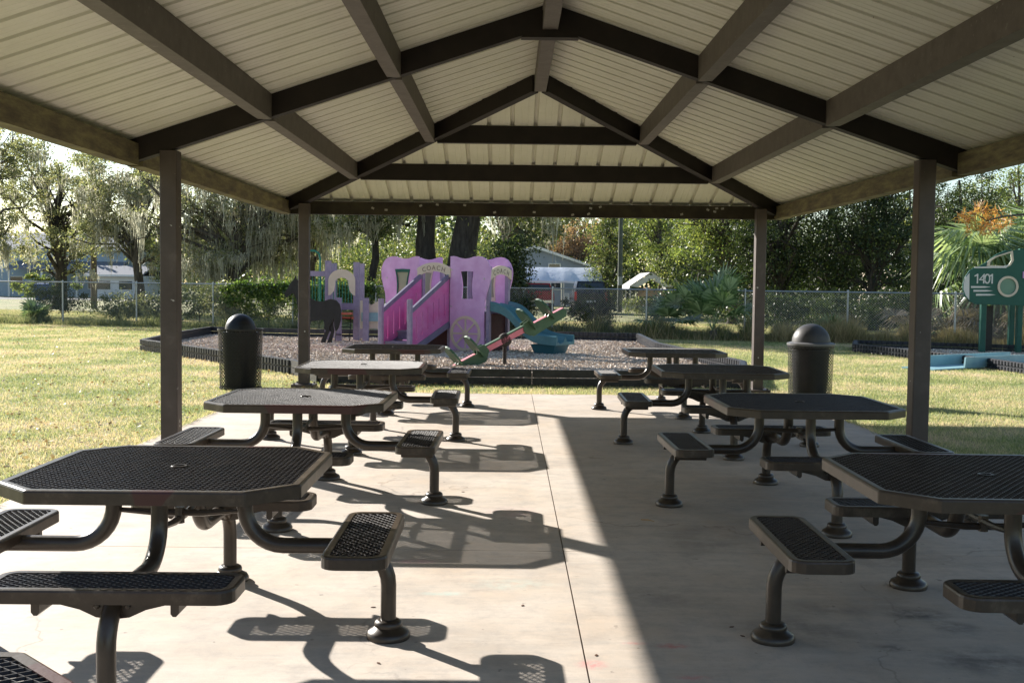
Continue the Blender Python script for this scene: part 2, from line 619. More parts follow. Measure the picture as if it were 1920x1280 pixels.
mb = MB()
g = 12
xs = [-400, -60, -20, 0, 20, 60, 400]
ys = [-60, -5, 20, 60, 120, 260, 600]
for i in range(6):
    for j in range(6):
        mb.quad((xs[i], ys[j], GZ), (xs[i + 1], ys[j], GZ), (xs[i + 1], ys[j + 1], GZ), (xs[i], ys[j + 1], GZ))
structure(mb.build('ground', M['soil']))

mb = MB()
SX0, SX1, SY0, SY1 = -3.5, 4.0, -4.0, 15.8
JX, JY = .335, 6.46
gp_ = .0038
for x0, x1 in ((SX0, JX - gp_), (JX + gp_, SX1)):
    for y0, y1 in ((SY0, JY - gp_), (JY + gp_, SY1)):
        mb.box(x0, x1, y0, y1, -.018, 0)
mb.box(SX0 + .004, SX1 - .004, SY0 + .004, SY1 - .004, -.2, -.019)
structure(mb.build('concrete_slab', M['conc']))

# street and driveway beyond
mb = MB().box(-75, -13, 84, 93, GZ - .1, GZ + .006)
structure(mb.build('road', M['asph']))

# ------------------------------------------------------------------ SHELTER
SL = 1 / 3.0
ZR = 3.87   # underside of the frame at the ridge
RH = .205   # frame depth


def zb(rel):
    return ZR - SL * abs(rel)


sh = thing('picnic_shelter', 'open hip roofed picnic shelter with brown steel frame and cream ribbed ceiling', 'shelter', (XC, YM, 0))


def L(x, y, z):
    return (x, y - YM, z)


# columns (x rel, y)
for (x, y) in ((-3.43, YM), (3.43, YM), (-3.43, YR1 + 3.43), (3.43, YR1 + 3.43), (-3.43, YR0 - 3.43), (3.43, YR0 - 3.43)):
    w = .078
    mb = MB()
    zt = zb(3.43) - .004
    pl = []
    for sx, sy in ((-1, -1), (1, -1), (1, 1), (-1, 1)):
        cx, cy = sx * (w - .012), sy * (w - .012)
        a0 = math.atan2(sy, sx) - PI / 4
        for k in range(4):
            an = a0 + k / 3 * PI / 2
            pl.append((cx + .012 * math.cos(an), cy + .012 * math.sin(an)))
    mb.prism(pl, -.045, zt, 'z')
    mb.xf(Matrix.Translation(Vector(L(x, y, 0))))
    o = mb.build('column', M['column'], sh)
    q = MB().box(x - .17, x + .17, y - YM - .17, y - YM + .17, -.04, .012)
    for sx in (-1, 1):
        for sy in (-1, 1):
            q.lathe([(.014, .013), (.014, .035)], 6, (x + sx * .13, y - YM + sy * .13, 0))
    q.build('base_plate', M['column'], o)

# mid frame rafters and hips
for s in (-1, 1):
    MB().vbeam(L(s * .07, YM, zb(.07)), L(s * (HW - .003), YM, zb(HW)), .115, RH).build('rafter', M['beam'], sh)
    for ye, sy in ((YR1, 1), (YR0, -1)):
        MB().vbeam(L(s * .06, ye + sy * .06, zb(.06) - .002), L(s * (HW - .004), ye + sy * (HW - .004), zb(HW) - .002), .115, RH).build('hip_rafter', M['beam'], sh)
MB().prism([(-.26, zb(.26) - .012), (.26, zb(.26) - .012), (.10, zb(.1) + .1), (-.10, zb(.1) + .1)], -.064, .064, 'y').build('gusset_plate', M['beam'], sh)
# ridge
MB().box(-.068, .068, -(YM - YR0) + .02, -.066, ZR - .03, ZR + RH - .03).build('ridge_beam', M['purlin'], sh)
MB().box(-.068, .068, .066, (YR1 - YM) - .02, ZR - .03, ZR + RH - .03).build('ridge_beam', M['purlin'], sh)
# purlins (sides) and hip-end beams
PUR = (1.40, 2.56)
for rel in PUR:
    z = zb(rel)
    for s in (-1, 1):
        for y0, y1, e0, e1 in ((YR0 - rel, YM, .09, .06), (YM, YR1 + rel, .06, .09)):
            a = L(s * rel, y0 + e0, z - .004 + .0)
            b = L(s * rel, y1 - e1, z - .004)
            # sloped top so it does not pierce the panels
            w = .062
            mbp = MB()
            za, zbm = z + RH - .03, z + RH - .03
            c = []
            for zz in (0, 1):
                for (yy, sx) in ((a[1], -1), (a[1], 1), (b[1], 1), (b[1], -1)):
                    xx = s * rel + sx * w
                    c.append((xx, yy, (z - .004) if zz == 0 else zb(xx) + RH - .004))
            mbp.quadbox(c).build('purlin', M['purlin'], sh)
    for ye, sy in ((YR1, 1), (YR0, -1)):
        yy = ye + sy * rel
        c = []
        for zz in (0, 1):
            for (xx, dy) in ((-rel + .09, -1), (rel - .09, -1), (rel - .09, 1), (-rel + .09, 1)):
                Y = yy + dy * .06
                c.append(L(xx, Y, (z - .004) if zz == 0 else zb(abs(Y - ye)) + RH - .004))
        MB().quadbox(c).build('hip_end_beam', M['beam'], sh)
# eave beams
for s in (-1, 1):
    for y0, y1 in ((YR0 - HW + .06, YM - .062), (YM + .062, YR1 + HW - .06)):
        MB().box(s * (HW - .14), s * HW, y0 - YM, y1 - YM, zb(HW) - .003 + 0, zb(HW) + RH - .012).build('eave_beam', M['algae'], sh)
for ye, sy in ((YR1, 1), (YR0, -1)):
    y0 = ye + sy * (HW - .14) - YM
    y1 = ye + sy * HW - YM
    MB().box(-HW + .145, HW - .145, min(y0, y1), max(y0, y1), zb(HW) - .003, zb(HW) + RH - .012).build('eave_beam', M['mossbeam'], sh)
# paper scraps stuck on the far eave beam and a few of the hip-end beam
rg = random.Random(5)
yf = YR1 + HW - .14 - YM
for i in range(16):
    x = rg.uniform(-2.6, 3.0)
    z = zb(HW) + rg.uniform(.03, .17)
    q = MB().box(-.022, .022, -.002, 0, -.015, .015)
    q.xf(Matrix.Translation((x, yf - .003, z)) @ Matrix.Rotation(rg.uniform(-.5, .5), 4, 'Y'))
    q.build('paper_scrap', M['paper'], sh)

# roof panels with ribs
PW = HW + .10
prof = []
per = .305
for u, h in ((0, 0), (.070, 0), (.075, .003), (.083, .003), (.088, 0), (.150, 0), (.155, .003), (.163, .003), (.168, 0), (.232, 0), (.240, .048), (.282, .048), (.290, 0)):
    prof.append((u, h))


def panel_side(s):
    mb = MB()
    y = YR0 - PW
    yend = YR1 + PW
    cuts = []
    while y < yend:
        for u, h in prof:
            if y + u < yend:
                cuts.append((y + u, h))
        y += per
    cuts.append((yend, 0))
    for k in range(len(cuts) - 1):
        (ya, ha), (yb2, hb) = cuts[k], cuts[k + 1]
        segs = [ya] + [q for q in (YR0, YR1) if ya < q < yb2] + [yb2]
        for y0, y1 in zip(segs[:-1], segs[1:]):
            def hh(t):
                return ha + (hb - ha) * (t - ya) / (yb2 - ya)

            def top(t):
                return max(0, t - YR1, YR0 - t)
            t0, t1 = top(y0), top(y1)
            zz = RH + .002
            pts = [(s * t0, y0 - YM, zb(t0) + zz + hh(y0)), (s * PW, y0 - YM, zb(PW) + zz + hh(y0)),
                   (s * PW, y1 - YM, zb(PW) + zz + hh(y1)), (s * t1, y1 - YM, zb(t1) + zz + hh(y1))]
            mb.quad(*pts)
    mb.build('roof_panel', M['ceil'], sh, fix=False)


def panel_end(ye, sy):
    mb = MB()
    x = -PW
    cuts = []
    while x < PW:
        for u, h in prof:
            if x + u < PW:
                cuts.append((x + u, h))
        x += per
    cuts.append((PW, 0))
    zz = RH + .002
    for (xa, ha), (xb, hb) in zip(cuts[:-1], cuts[1:]):
        ta, tb = abs(xa), abs(xb)
        mb.quad(L(xa, ye + sy * ta, zb(ta) + zz + ha), L(xa, ye + sy * PW, zb(PW) + zz + ha), L(xb, ye + sy * PW, zb(PW) + zz + hb), L(xb, ye + sy * tb, zb(tb) + zz + hb))
    mb.build('roof_panel', M['ceil'], sh, fix=False)


for s in (-1, 1):
    panel_side(s)
panel_end(YR1, 1)
panel_end(YR0, -1)
# eave trim
zt = zb(PW) + RH
for s in (-1, 1):
    x0, x1 = sorted((s * (PW + .004), s * (PW + .03)))
    MB().box(x0, x1, YR0 - PW - YM, YR1 + PW - YM, zt - .09, zt + .05).build('eave_trim', M['trim'], sh)
for ye, sy in ((YR1, 1), (YR0, -1)):
    y0, y1 = sorted((ye + sy * (PW + .004) - YM, ye + sy * (PW + .03) - YM))
    MB().box(-PW, PW, y0, y1, zt - .09, zt + .05).build('eave_trim', M['trim'], sh)

# ------------------------------------------------------------------ PICNIC TABLES


def clip_line(poly, p, d):
    """param range of line p+t d inside convex CCW polygon"""
    t0, t1 = -1e9, 1e9
    n = len(poly)
    for i in range(n):
        a, b = poly[i], poly[(i + 1) % n]
        ex, ey = b[0] - a[0], b[1] - a[1]
        nx, ny = -ey, ex
        num = (a[0] - p[0]) * nx + (a[1] - p[1]) * ny
        den = d[0] * nx + d[1] * ny
        if abs(den) < 1e-9:
            if num > 0:
                return None
            continue
        t = num / den
        if den > 0:
            t0 = max(t0, t)
        else:
            t1 = min(t1, t)
    return (t0, t1) if t1 - t0 > .01 else None


def inset(poly, d):
    n = len(poly)
    outp = []
    for i in range(n):
        p0, p1, p2 = Vector(poly[i - 1]), Vector(poly[i]), Vector(poly[(i + 1) % n])
        e1, e2 = (p1 - p0).normalized(), (p2 - p1).normalized()
        n1, n2 = Vector((-e1.y, e1.x)), Vector((-e2.y, e2.x))
        b = (n1 + n2)
        b = b / max(.2, (1 + n1.dot(n2)))
        outp.append(tuple(p1 + b * d))
    return outp


def roundpoly(pts, r, n=5):
    outp = []
    N = len(pts)
    for i in range(N):
        p0, p1, p2 = Vector(pts[i - 1]), Vector(pts[i]), Vector(pts[(i + 1) % N])
        a, b = (p0 - p1).normalized(), (p2 - p1).normalized()
        th = a.angle(b)
        t = r / math.tan(th / 2)
        c = p1 + (a + b).normalized() * (r / math.sin(th / 2))
        s, e = p1 + a * t - c, p1 + b * t - c
        for k in range(n + 1):
            f = k / n
            v = s.lerp(e, f).normalized() * r
            outp.append(tuple(c + v))
    return outp


def lattice(poly, z, a=.0230, b=.0170, w=.0090, th=.007):
    mb = MB()
    ip = inset(poly, .022)
    ext = max(abs(p[0]) / a + abs(p[1]) / b for p in ip)
    N = int(ext / 2) + 2
    for fam in (1, -1):
        d = Vector((a, fam * b)).normalized()
        nrm = Vector((-d.y, d.x))
        for k in range(-N, N + 1):
            p = Vector((2 * k * a, 0))
            r = clip_line(ip, p, d)
            if not r:
                continue
            s, e = p + d * r[0], p + d * r[1]
            o = nrm * w / 2
            z1 = z - (0 if fam == 1 else .0009)
            z0 = z1 - th
            mb.quadbox([(s.x - o.x, s.y - o.y, z0), (e.x - o.x, e.y - o.y, z0), (e.x + o.x, e.y + o.y, z0), (s.x + o.x, s.y + o.y, z0),
                        (s.x - o.x * .22, s.y - o.y * .22, z1), (e.x - o.x * .22, e.y - o.y * .22, z1), (e.x + o.x * .22, e.y + o.y * .22, z1), (s.x + o.x * .22, s.y + o.y * .22, z1)])
    return mb


def rimloop(poly, z, h=.052, lip=.034):
    pr = [(0, -h), (0, -.010), (.003, -.003), (.010, 0), (lip, -.001), (lip, -.005), (.014, -.007), (.009, -.012), (.009, -h)]
    rings = [[(p[0], p[1], z + pz) for p in inset(poly, i_)] for i_, pz in pr]
    mb = MB()
    n = len(poly)
    for r_ in rings:
        mb.v += r_
    for k in range(len(pr)):
        k2 = (k + 1) % len(pr)
        for i in range(n):
            j = (i + 1) % n
            mb.f.append((k * n + i, k * n + j, k2 * n + j, k2 * n + i))
    return mb


def arc(c, r, a0, a1, n=8):
    return [(c[0] + r * math.cos(a0 + (a1 - a0) * k / n), c[1] + r * math.sin(a0 + (a1 - a0) * k / n)) for k in range(n + 1)]


TT = .752
TW = .605
CH = .185
octo = [(-TW + CH, -TW), (TW - CH, -TW), (TW, -TW + CH), (TW, TW - CH), (TW - CH, TW), (-TW + CH, TW), (-TW, TW - CH), (-TW, -TW + CH)]
octo = roundpoly(octo, .02, 2)
SEATL, SEATW = .455, .135
seatp = roundpoly([(-SEATL, -SEATW), (SEATL, -SEATW), (SEATL, SEATW), (-SEATL, SEATW)], .07, 6)
SH = .465


def make_table():
    t = thing('picnic_table', 'x', 'picnic table', (0, 0, 0), 0, 'steel mesh picnic tables in the shelter')
    top = lattice(octo, TT - .003).build('tabletop', M['coat'], t)
    rimloop(octo, TT, .055, .036).build('table_rim', M['rim'], top)
    MB().lathe([(.026, -.005), (.034, -.004), (.035, .0), (.034, .001), (.024, .001), (.023, -.03), (.026, -.03)], 20, (0, 0, TT), caps=False).build('umbrella_ring', M['coat'], top, True)
    # support strips under the top
    MB().box(-.5, .5, -.020, .020, TT - .04, TT - .0115).build('support_strip', M['coat'], top)
    # leg profile in (r,z)
    prof_ = [(.285, TT - .045), (.285, .60)]
    prof_ += arc((.285 + .17, .575), .17, PI, 1.5 * PI)
    prof_ += [(.70, .405)] + arc((.745, .235), .17, PI / 2, 0)
    prof_ += [(.915, .0)]
    for k in range(4):
        an = k * PI / 2
        rot = Matrix.Rotation(an, 4, 'Z')
        mb = MB().tube([(r_, 0, z) for r_, z in prof_], .0345, 14)
        mb.box(.24, .33, -.045, .045, TT - .05, TT - .0416)
        mb.xf(rot)
        leg = mb.build('leg', M['pipe'], t, True)
        fl = MB().lathe([(.095, 0), (.097, .018), (.088, .034), (.068, .044), (.060, .052), (.062, .062), (.058, .074), (.046, .082), (.036, .083)], 24, (.915, 0, 0))
        fl.xf(rot)
        fl.build('foot_flange', M['pipe'], leg, True)
        # seat: long side tangential
        srot = rot @ Matrix.Translation((.815, 0, 0)) @ Matrix.Rotation(PI / 2, 4, 'Z')
        st = lattice(seatp, SH - .003)
        st.xf(srot)
        seat = st.build('seat', M['coat'], t)
        q = rimloop(seatp, SH, .052, .034)
        q.xf(srot)
        q.build('seat_rim', M['srim'], seat)
        # bracket: two wavy plates hugging the pipe
        wav = [(-.25, SH - .053), (-.25, SH - .072), (-.20, SH - .080), (-.12, SH - .10), (-.06, SH - .128), (0, SH - .135), (.06, SH - .128), (.12, SH - .10), (.20, SH - .080), (.25, SH - .072), (.25, SH - .053)]
        q = MB().prism(wav, -.006, 0, 'y', off=(0, -.0365, 0)) if False else MB()
        q.prism(wav, -.030, -.024, 'y')
        for e_ in (-1, 1):
            q.prism([(e_ * .232, SH - .054), (e_ * .232, SH - .090), (e_ * .240, SH - .100), (e_ * .252, SH - .100), (e_ * .262, SH - .088), (e_ * .262, SH - .054)], -.11, .11, 'y')
        for bx in (-.055, .055):
            q.lathe([(.011, 0), (.011, .012), (.006, .016)], 8)
            q.xf(Matrix.Translation((bx, -.031, SH - .085)) @ Matrix.Rotation(PI / 2, 4, 'X'), len(q.v) - 24)
        q.xf(srot)
        q.build('seat_bracket', M['pipe'], seat)
    # cross brace
    mb = MB()
    mb.tube([(-.26, .006, .555), (-.10, .006, .545), (.10, .006, .545), (.26, .006, .555)], [.011, .016, .016, .011], 8)
    mb.tube([(.0, -.26, .535), (.0, -.08, .52), (.0, .08, .52), (.0, .26, .535)], [.011, .016, .016, .011], 8)
    mb.tube([(0, .003, .50), (0, .003, .57)], .022, 8)
    mb.build('brace', M['pipe'], t, True)
    return t


proto = make_table()
XL, XR = -1.43, 2.06
tabs = [
    (-1.462, 1.782, 'sunlit mesh picnic table of which only a tabletop corner shows at the lower left', 2),
    (XL, 4.83, 'large sunlit brown mesh picnic table nearest on the left, maroon patch on its rim', 0),
    (XL, 7.85, 'second complete picnic table in the sunny left row, beside the left shelter column', 1),
    (XL, 10.98, 'third complete picnic table in the sunny left row, right of the black bin', 3),
    (XL, 14.02, 'farthest picnic table in the left row, pale top below the pink coach playset', 0),
    (XR + .04, 4.85, 'dark shaded mesh picnic table nearest on the right, cut by the right picture edge', 1),
    (XR + .01, 7.87, 'second shaded picnic table in the right row, in front of the right shelter column', 2),
    (XR, 10.92, 'third picnic table in right row, dark top left of the grey domed bin', 3),
    (XR, 13.95, 'farthest picnic table in the right row, sunlit pale top near the mulch bed', 1),
]
for i, (x, y, lab, rz) in enumerate(tabs):
    o = proto if i == 0 else copy_tree(proto)
    o.location = (x, y, 0)
    o.rotation_euler = (0, 0, rz * PI / 2 + R((0, .5, -.7, .9, -.5, -.6, .8, -.9, .6)[i]))
    o['label'] = lab

# ------------------------------------------------------------------ TRASH CANS


def can(loc, label, dome_r, dome_h, dmat, flange, rb=.29, rt=.325, H=.86):
    t = thing('trash_can', label, 'trash can', loc, 0, 'mesh trash cans beside the shelter')
    mb = MB()
    n = 34
    for fam in (1, -1):
        for k in range(n):
            a0 = 2 * PI * k / n
            pts = []
            S = 14
            for j in range(S + 1):
                f = j / S
                a = a0 + fam * f * 2.9
                r = rb + (rt - rb) * f + fam * .002
                pts.append((r, a, .03 + f * (H - .05)))
            for (r0, a1, z0), (r1, a2, z1) in zip(pts[:-1], pts[1:]):
                w = .062
                mb.quad((r0 * math.cos(a1), r0 * math.sin(a1), z0), (r0 * math.cos(a1 + w), r0 * math.sin(a1 + w), z0),
                        (r1 * math.cos(a2 + w), r1 * math.sin(a2 + w), z1), (r1 * math.cos(a2), r1 * math.sin(a2), z1))
    b = mb.build('basket', M['black'], t, fix=False)
    q = MB().lathe([(rb, 0), (rb + .012, 0), (rb + .012, .035), (rb, .035)], 32, caps=False)
    q.build('basket_rim', M['black'], b)
    MB().lathe([(rt - .004, H - .03), (rt + .010, H - .03), (rt + .012, H), (rt - .004, H)], 32, caps=False).build('basket_rim', M['black'], b)
    q = MB().lathe([(.02, .02), (rb - .09, .02), (rb - .075, .06), (rt - .055, H - .05)], 24)
    q.build('liner', M['liner'], t, True)
    pr = []
    if flange:
        MB().lathe([(rt - .02, H + .002), (rt + .018, H + .002), (rt + .020, H + .03), (rt - .03, H + .045), (dome_r + .006, H + .049), (dome_r - .02, H + .049)], 32).build('lid_collar', M['collar'], t, True)
        pr += [(dome_r - .02, H + .046), (dome_r, H + .05)]
    else:
        pr += [(dome_r - .03, H - .06), (dome_r, H - .02)]
    z0 = pr[-1][1]
    for k in range(9):
        an = k / 8 * PI / 2
        pr.append((max(.004, dome_r * math.cos(an)), z0 + dome_h * math.sin(an)))
    MB().lathe(pr, 32).build('dome_lid', dmat, t, True)
    return t


p = gnd(451, 729, GZ)
can((p.x, p.y, GZ), 'black mesh trash can with a shiny black dome lid on the left lawn', .225, .24, M['black'], False, .30, .325, .90)
p = at(1518, 745, 16.0)
can((p.x, 16.0, GZ), 'mesh trash can with large grey plastic dome lid behind the right tables', .27, .26, M['dome'], True, .305, .32, .78)

# ------------------------------------------------------------------ PLAYGROUND BEDS


def poly_sheet(name, pts, z, m):
    mb = MB()
    mb.prism([(p[0], p[1]) for p in pts], z - .03, z, 'z')
    return structure(mb.build(name, m))


def P2(px, py):
    p = gnd(px, py, GZ)
    return (p.x, p.y)


bedA = [P2(267, 657), P2(548, 702), (-3.0, 17.6), (3.75, 17.6), P2(1392, 702), P2(1232, 662), P2(1196, 642), P2(1060, 639), P2(560, 634), P2(395, 629), P2(330, 641)]
bedB = [P2(1603, 660), P2(1740, 676), P2(1850, 690), P2(1990, 712), P2(2080, 668), P2(1604, 652)]
poly_sheet('mulch_bed', bedA, GZ + .02, M['mulch'])
poly_sheet('mulch_bed', bedB, GZ + .024, M['mulch'])


def border(pts, h, label, courses=2, closed=True, skip=(), m=None, smooth=()):
    t = thing('playground_border', label, 'playground border', (pts[0][0], pts[0][1], GZ), 0, None)
    o = Vector((pts[0][0], pts[0][1], 0))
    n = len(pts)
    cnt = 0
    for i in range(n if closed else n - 1):
        if i in skip:
            continue
        a, b = Vector((*pts[i], 0)) - o, Vector((*pts[(i + 1) % n], 0)) - o
        Ln = (b - a).length
        k = max(1, round(Ln / 1.2))
        for j in range(k):
            p, q = a.lerp(b, j / k), a.lerp(b, (j + 1) / k)
            d = (q - p).normalized()
            s = Vector((d.y, -d.x, 0))
            mb = MB()
            for c in range(courses):
                z0 = h * c / courses + .002
                z1 = h * (c + 1) / courses - .008
                off = d * .003
                mb.vbeam(p + off + Vector((0, 0, z0)), q - off + Vector((0, 0, z0)), .075, z1 - z0)
                # scalloped face blocks
                nb = 0 if i in smooth else int((q - p).length / .125)
                for e in range(nb):
                    cc = p + d * ((e + .5) * (q - p).length / nb)
                    for sd in (1, -1):
                        pl = []
                        for w_, dd in ((-.050, 0), (-.046, .022), (-.025, .035), (.025, .035), (.046, .022), (.050, 0)):
                            pt = cc + d * w_ + s * (sd * (.036 + dd))
                            pl.append((pt.x, pt.y))
                        mb.prism(pl, z0 + .012, z1 - .012, 'z')
            mb.build('border_timber', m or M['border'], t)
            cnt += 1
    return t


border(bedA, .27, 'black scalloped plastic edging around the mulch bed of the pink coach playset', smooth=(1, 2, 7, 8, 9))
border(bedB, .22, 'black plastic edging around the mulch bed under the green train panel', 2)

# ------------------------------------------------------------------ COACH PLAYSET
MZ = GZ + .02
co = thing('coach_playset', 'pink and purple coach shaped playset with stairs, wheel panel and twin teal slide', 'playset', (-1.366, 26.1, MZ), R(-30))


def cu(x):
    return (x - 748) * .00308


def cz(y):
    return max(0.02, 2.67 - y * .00267)


pan = [(748, 1010), (748, 172), (775, 170), (800, 175), (840, 188), (880, 193), (920, 187), (955, 175), (995, 170), (1030, 176), (1060, 192), (1085, 225), (1102, 270), (1106, 310), (1102, 370), (1085, 440), (1068, 500), (1056, 570), (1049, 650), (1049, 780), (1055, 1010)]
win = [(838, 303), (898, 300), (960, 303), (948, 360), (943, 420), (945, 480), (950, 540), (850, 540), (856, 480), (858, 420), (850, 360)]
panU = [(cu(x), cz(y)) for x, y in pan]
winU = [(cu(x), cz(y)) for x, y in win]


def mir(pl):
    return [(-.89 - u, z) for u, z in pl]


def scalep(pl, f, c=None):
    cx = sum(p[0] for p in pl) / len(pl)
    cy = sum(p[1] for p in pl) / len(pl)
    return [(cx + (p[0] - cx) * f, cy + (p[1] - cy) * f) for p in pl]


for (outl, w, v, scr, frame, lab) in ((panU, winU, 0, False, None, 'pink panel with the cream wheel and an open window'),
                                 (mir(panU), mir(winU), 0, True, 'green', 'pink panel with green framed window left of the stairs'),
                                 (panU, winU, 1.0, True, 'tan', None), (mir(panU), mir(winU), 1.0, True, 'tan', None)):
    p = MB().prism(outl, v - .03, v + .0, 'y', holes=[w]).build('side_panel', M['pinkpur'], co)
    if lab:
        p['label'] = lab
    if frame:
        MB().prism(scalep(w, 1.16), v - .047, v - .032, 'y', holes=[scalep(w, .9)]).build('window_frame', M['green'] if frame == 'green' else M['tan'], p)
    if scr:
        MB().prism(scalep(w, .985), v - .018, v - .010, 'y').build('window_screen', M['screen'], p)
# wheel
wp = co.children[0]
wc = (.437, .425)
ro, ri = .41, .345
ring = [(wc[0] + ro * math.cos(2 * PI * k / 40), wc[1] + ro * math.sin(2 * PI * k / 40)) for k in range(40)]
rin = [(wc[0] + ri * math.cos(2 * PI * k / 40), wc[1] + ri * math.sin(2 * PI * k / 40)) for k in range(40)]
mb = MB().prism(ring, -.055, -.032, 'y', holes=[rin])
for k in range(8):
    a = k * PI / 4 + .0
    d = Vector((math.cos(a), math.sin(a)))
    n_ = Vector((-d.y, d.x)) * .018
    c0 = Vector(wc) + d * .05
    c1 = Vector(wc) + d * (ri + .01)
    mb.prism([tuple(c0 + n_), tuple(c1 + n_), tuple(c1 - n_), tuple(c0 - n_)], -.052, -.032, 'y')
mb.prism([(wc[0] + .07 * math.cos(2 * PI * k / 16), wc[1] + .07 * math.sin(2 * PI * k / 16)) for k in range(16)], -.06, -.032, 'y')
mb.build('wheel', M['tan'], wp)


def postbox(mb, u, v, z1, w=.05, z0=0.0):
    pl = [(u - w, v - w + .01), (u - w + .01, v - w), (u + w - .01, v - w), (u + w, v - w + .01), (u + w, v + w - .01), (u + w - .01, v + w), (u - w + .01, v + w), (u - w, v + w - .01)]
    return mb.prism(pl, z0, z1, 'z')


for u, v in ((-.84, .055), (-.05, .055), (1.0, .055), (-1.85, .055), (-1.85, .915), (-.84, .915), (-.05, .915), (1.0, .915)):
    postbox(MB(), u, v, 1.98).build('post', M['post'], co)
MB().box(-1.79, .94, .005, .965, .90, .955).build('deck', M['tread'], co)
MB().box(-1.78, -.90, .02, .06, .03, .88).build('skirt', M['maroon'], co)
MB().box(.955, .975, .12, .86, .03, .88).build('skirt', M['maroon'], co)
MB().box(-.78, -.11, .10, .13, .03, .88).build('skirt', M['maroon'], co)


def arch_poly(w, z0=1.72, rise=.16, th=.22):
    # overlaps the posts slightly
    N = 14
    top = []
    bot = []
    for k in range(N + 1):
        f = k / N
        x = f * w
        r_ = 1 - (2 * f - 1) ** 2
        top.append((x, z0 + th + rise * r_ * .8))
        bot.append((x, z0 + rise * .9 * r_))
    return bot + top[::-1]


def text_mesh(s, size, ext=.003):
    c = bpy.data.curves.new('txt', 'FONT')
    c.body = s
    c.size = size
    c.extrude = ext
    c.align_x = 'CENTER'
    o = bpy.data.objects.new('txt', c)
    COL.objects.link(o)
    dg = bpy.context.evaluated_depsgraph_get()
    me = bpy.data.meshes.new_from_object(o.evaluated_get(dg))
    COL.objects.unlink(o)
    bpy.data.objects.remove(o)
    return me


def lettering(name, s, size, m, parent, mtx, spacing=0, arcf=None):
    """place each letter separately, merged in one mesh"""
    V, Fc = [], []
    n = len(s)
    for i, chx in enumerate(s):
        me = text_mesh(chx, size)
        x = (i - (n - 1) / 2) * spacing
        loc = Matrix.Translation((x, 0, 0))
        if arcf:
            dy, an = arcf(x)
            loc = Matrix.Translation((x, dy, 0)) @ Matrix.Rotation(an, 4, 'Z')
        b = len(V)
        V += [tuple(mtx @ loc @ v.co) for v in me.vertices]
        Fc += [tuple(b + k for k in p.vertices) for p in me.polygons]
    mb = MB()
    mb.v, mb.f = V, Fc
    return mb.build(name, m, parent, fix=False)


ap = arch_poly(.93)
a1 = MB().prism(ap, -.062, -.034, 'y', off=(-.91, 0, 0)).build('arch_sign', M['tan'], co)
arcf = lambda x: (.13 * (1 - (x / .46) ** 2), -x * 1.0)
lettering('lettering', 'COACH', .155, M['engr'], a1, Matrix.Translation((-.445, -.0655, 1.765)) @ Matrix.Rotation(PI / 2, 4, 'X'), .13, arcf)
# side arch, over the slide, on the plane u = 1.05
mb = MB().prism([(y, z) for y, z in arch_poly(1.0, 1.66)], 1.052, 1.08, 'x')
a2 = mb.build('arch_sign', M['tan'], co)
lettering('lettering', 'COACH', .155, M['engr'], a2, Matrix.Translation((1.0835, .48, 1.705)) @ Matrix.Rotation(PI / 2, 4, 'Z') @ Matrix.Rotation(PI / 2, 4, 'X'), .145, arcf)

# stairs: v from 0 to -1.5
RUN = 1.5
for k in range(3):
    z = .26 + .23 * k
    v = -RUN + k * .48
    MB().box(-.80, -.09, v, v + .52, z - .04, z).box(-.80, -.09, v + .03, v + .055, z - .20, z - .041).build('stair_tread', M['tread'], co)
MB().box(-.84, -.05, -RUN - .03, -RUN + .0, .0, .14).build('stair_kick_board', M['tread'], co)
for u, first in ((-.84, True), (-.05, False)):
    # slotted panel between the stringer and handrail: (v,z)
    def zl(v):
        return .10 + (v + RUN) / RUN * .58

    def zh(v):
        return .92 + (v + RUN) / RUN * .80
    out_ = [(-RUN, zl(-RUN)), (-.0, zl(0)), (-.0, zh(0)), (-RUN, zh(-RUN))]
    holes = []
    for k in range(6):
        v = -RUN + .16 + k * .225
        c = (zl(v) + zh(v)) / 2
        wv = .016
        holes.append([(v - wv, c - .27), (v + wv, c - .27 + .01), (v + wv, c + .25), (v - wv, c + .25 - .01)])
    MB().prism(out_, u - .012, u + .012, 'x', holes=holes).build('stair_panel', M['magenta'], co)
    MB().beam((u, -RUN - .03, zh(-RUN) + .04), (u, .0, zh(0) + .04), .055, .10).build('handrail', M['tread'], co)
    MB().beam((u - .0, -RUN + .0, zl(-RUN) - .03), (u, .0, zl(0) - .05), .06, .14).build('stringer', M['tread'], co)
    postbox(MB(), u, -RUN - .085, 1.22).build('stair_post', M['post'], co)

# bolts
for (u, z) in ((.04, .3), (.04, 1.05), (.04, 1.9), (.98, .3), (.98, 1.05), (.93, 1.7), (-.93, .3), (-.93, 1.05), (-.93, 1.9), (-1.82, 1.7), (-1.86, 1.05), (-1.86, .3)):
    MB().lathe([(.020, 0), (.020, .010), (.010, .016)], 10).xf(Matrix.Translation((u, -.031, z)) @ Matrix.Rotation(PI / 2, 4, 'X')).build('bolt', M['zinc'], co)
# twin slide from the side arch in +u direction


def slide_profile():
    pts = []
    for f in np.linspace(0, 1, 22):
        x = 1.06 + f * 1.72
        # steep then flat
        z = .98 - .72 * (1 / (1 + math.exp(-9 * (f - .40))) - .026) / .95 + .02
        pts.append((x, z))
    return pts


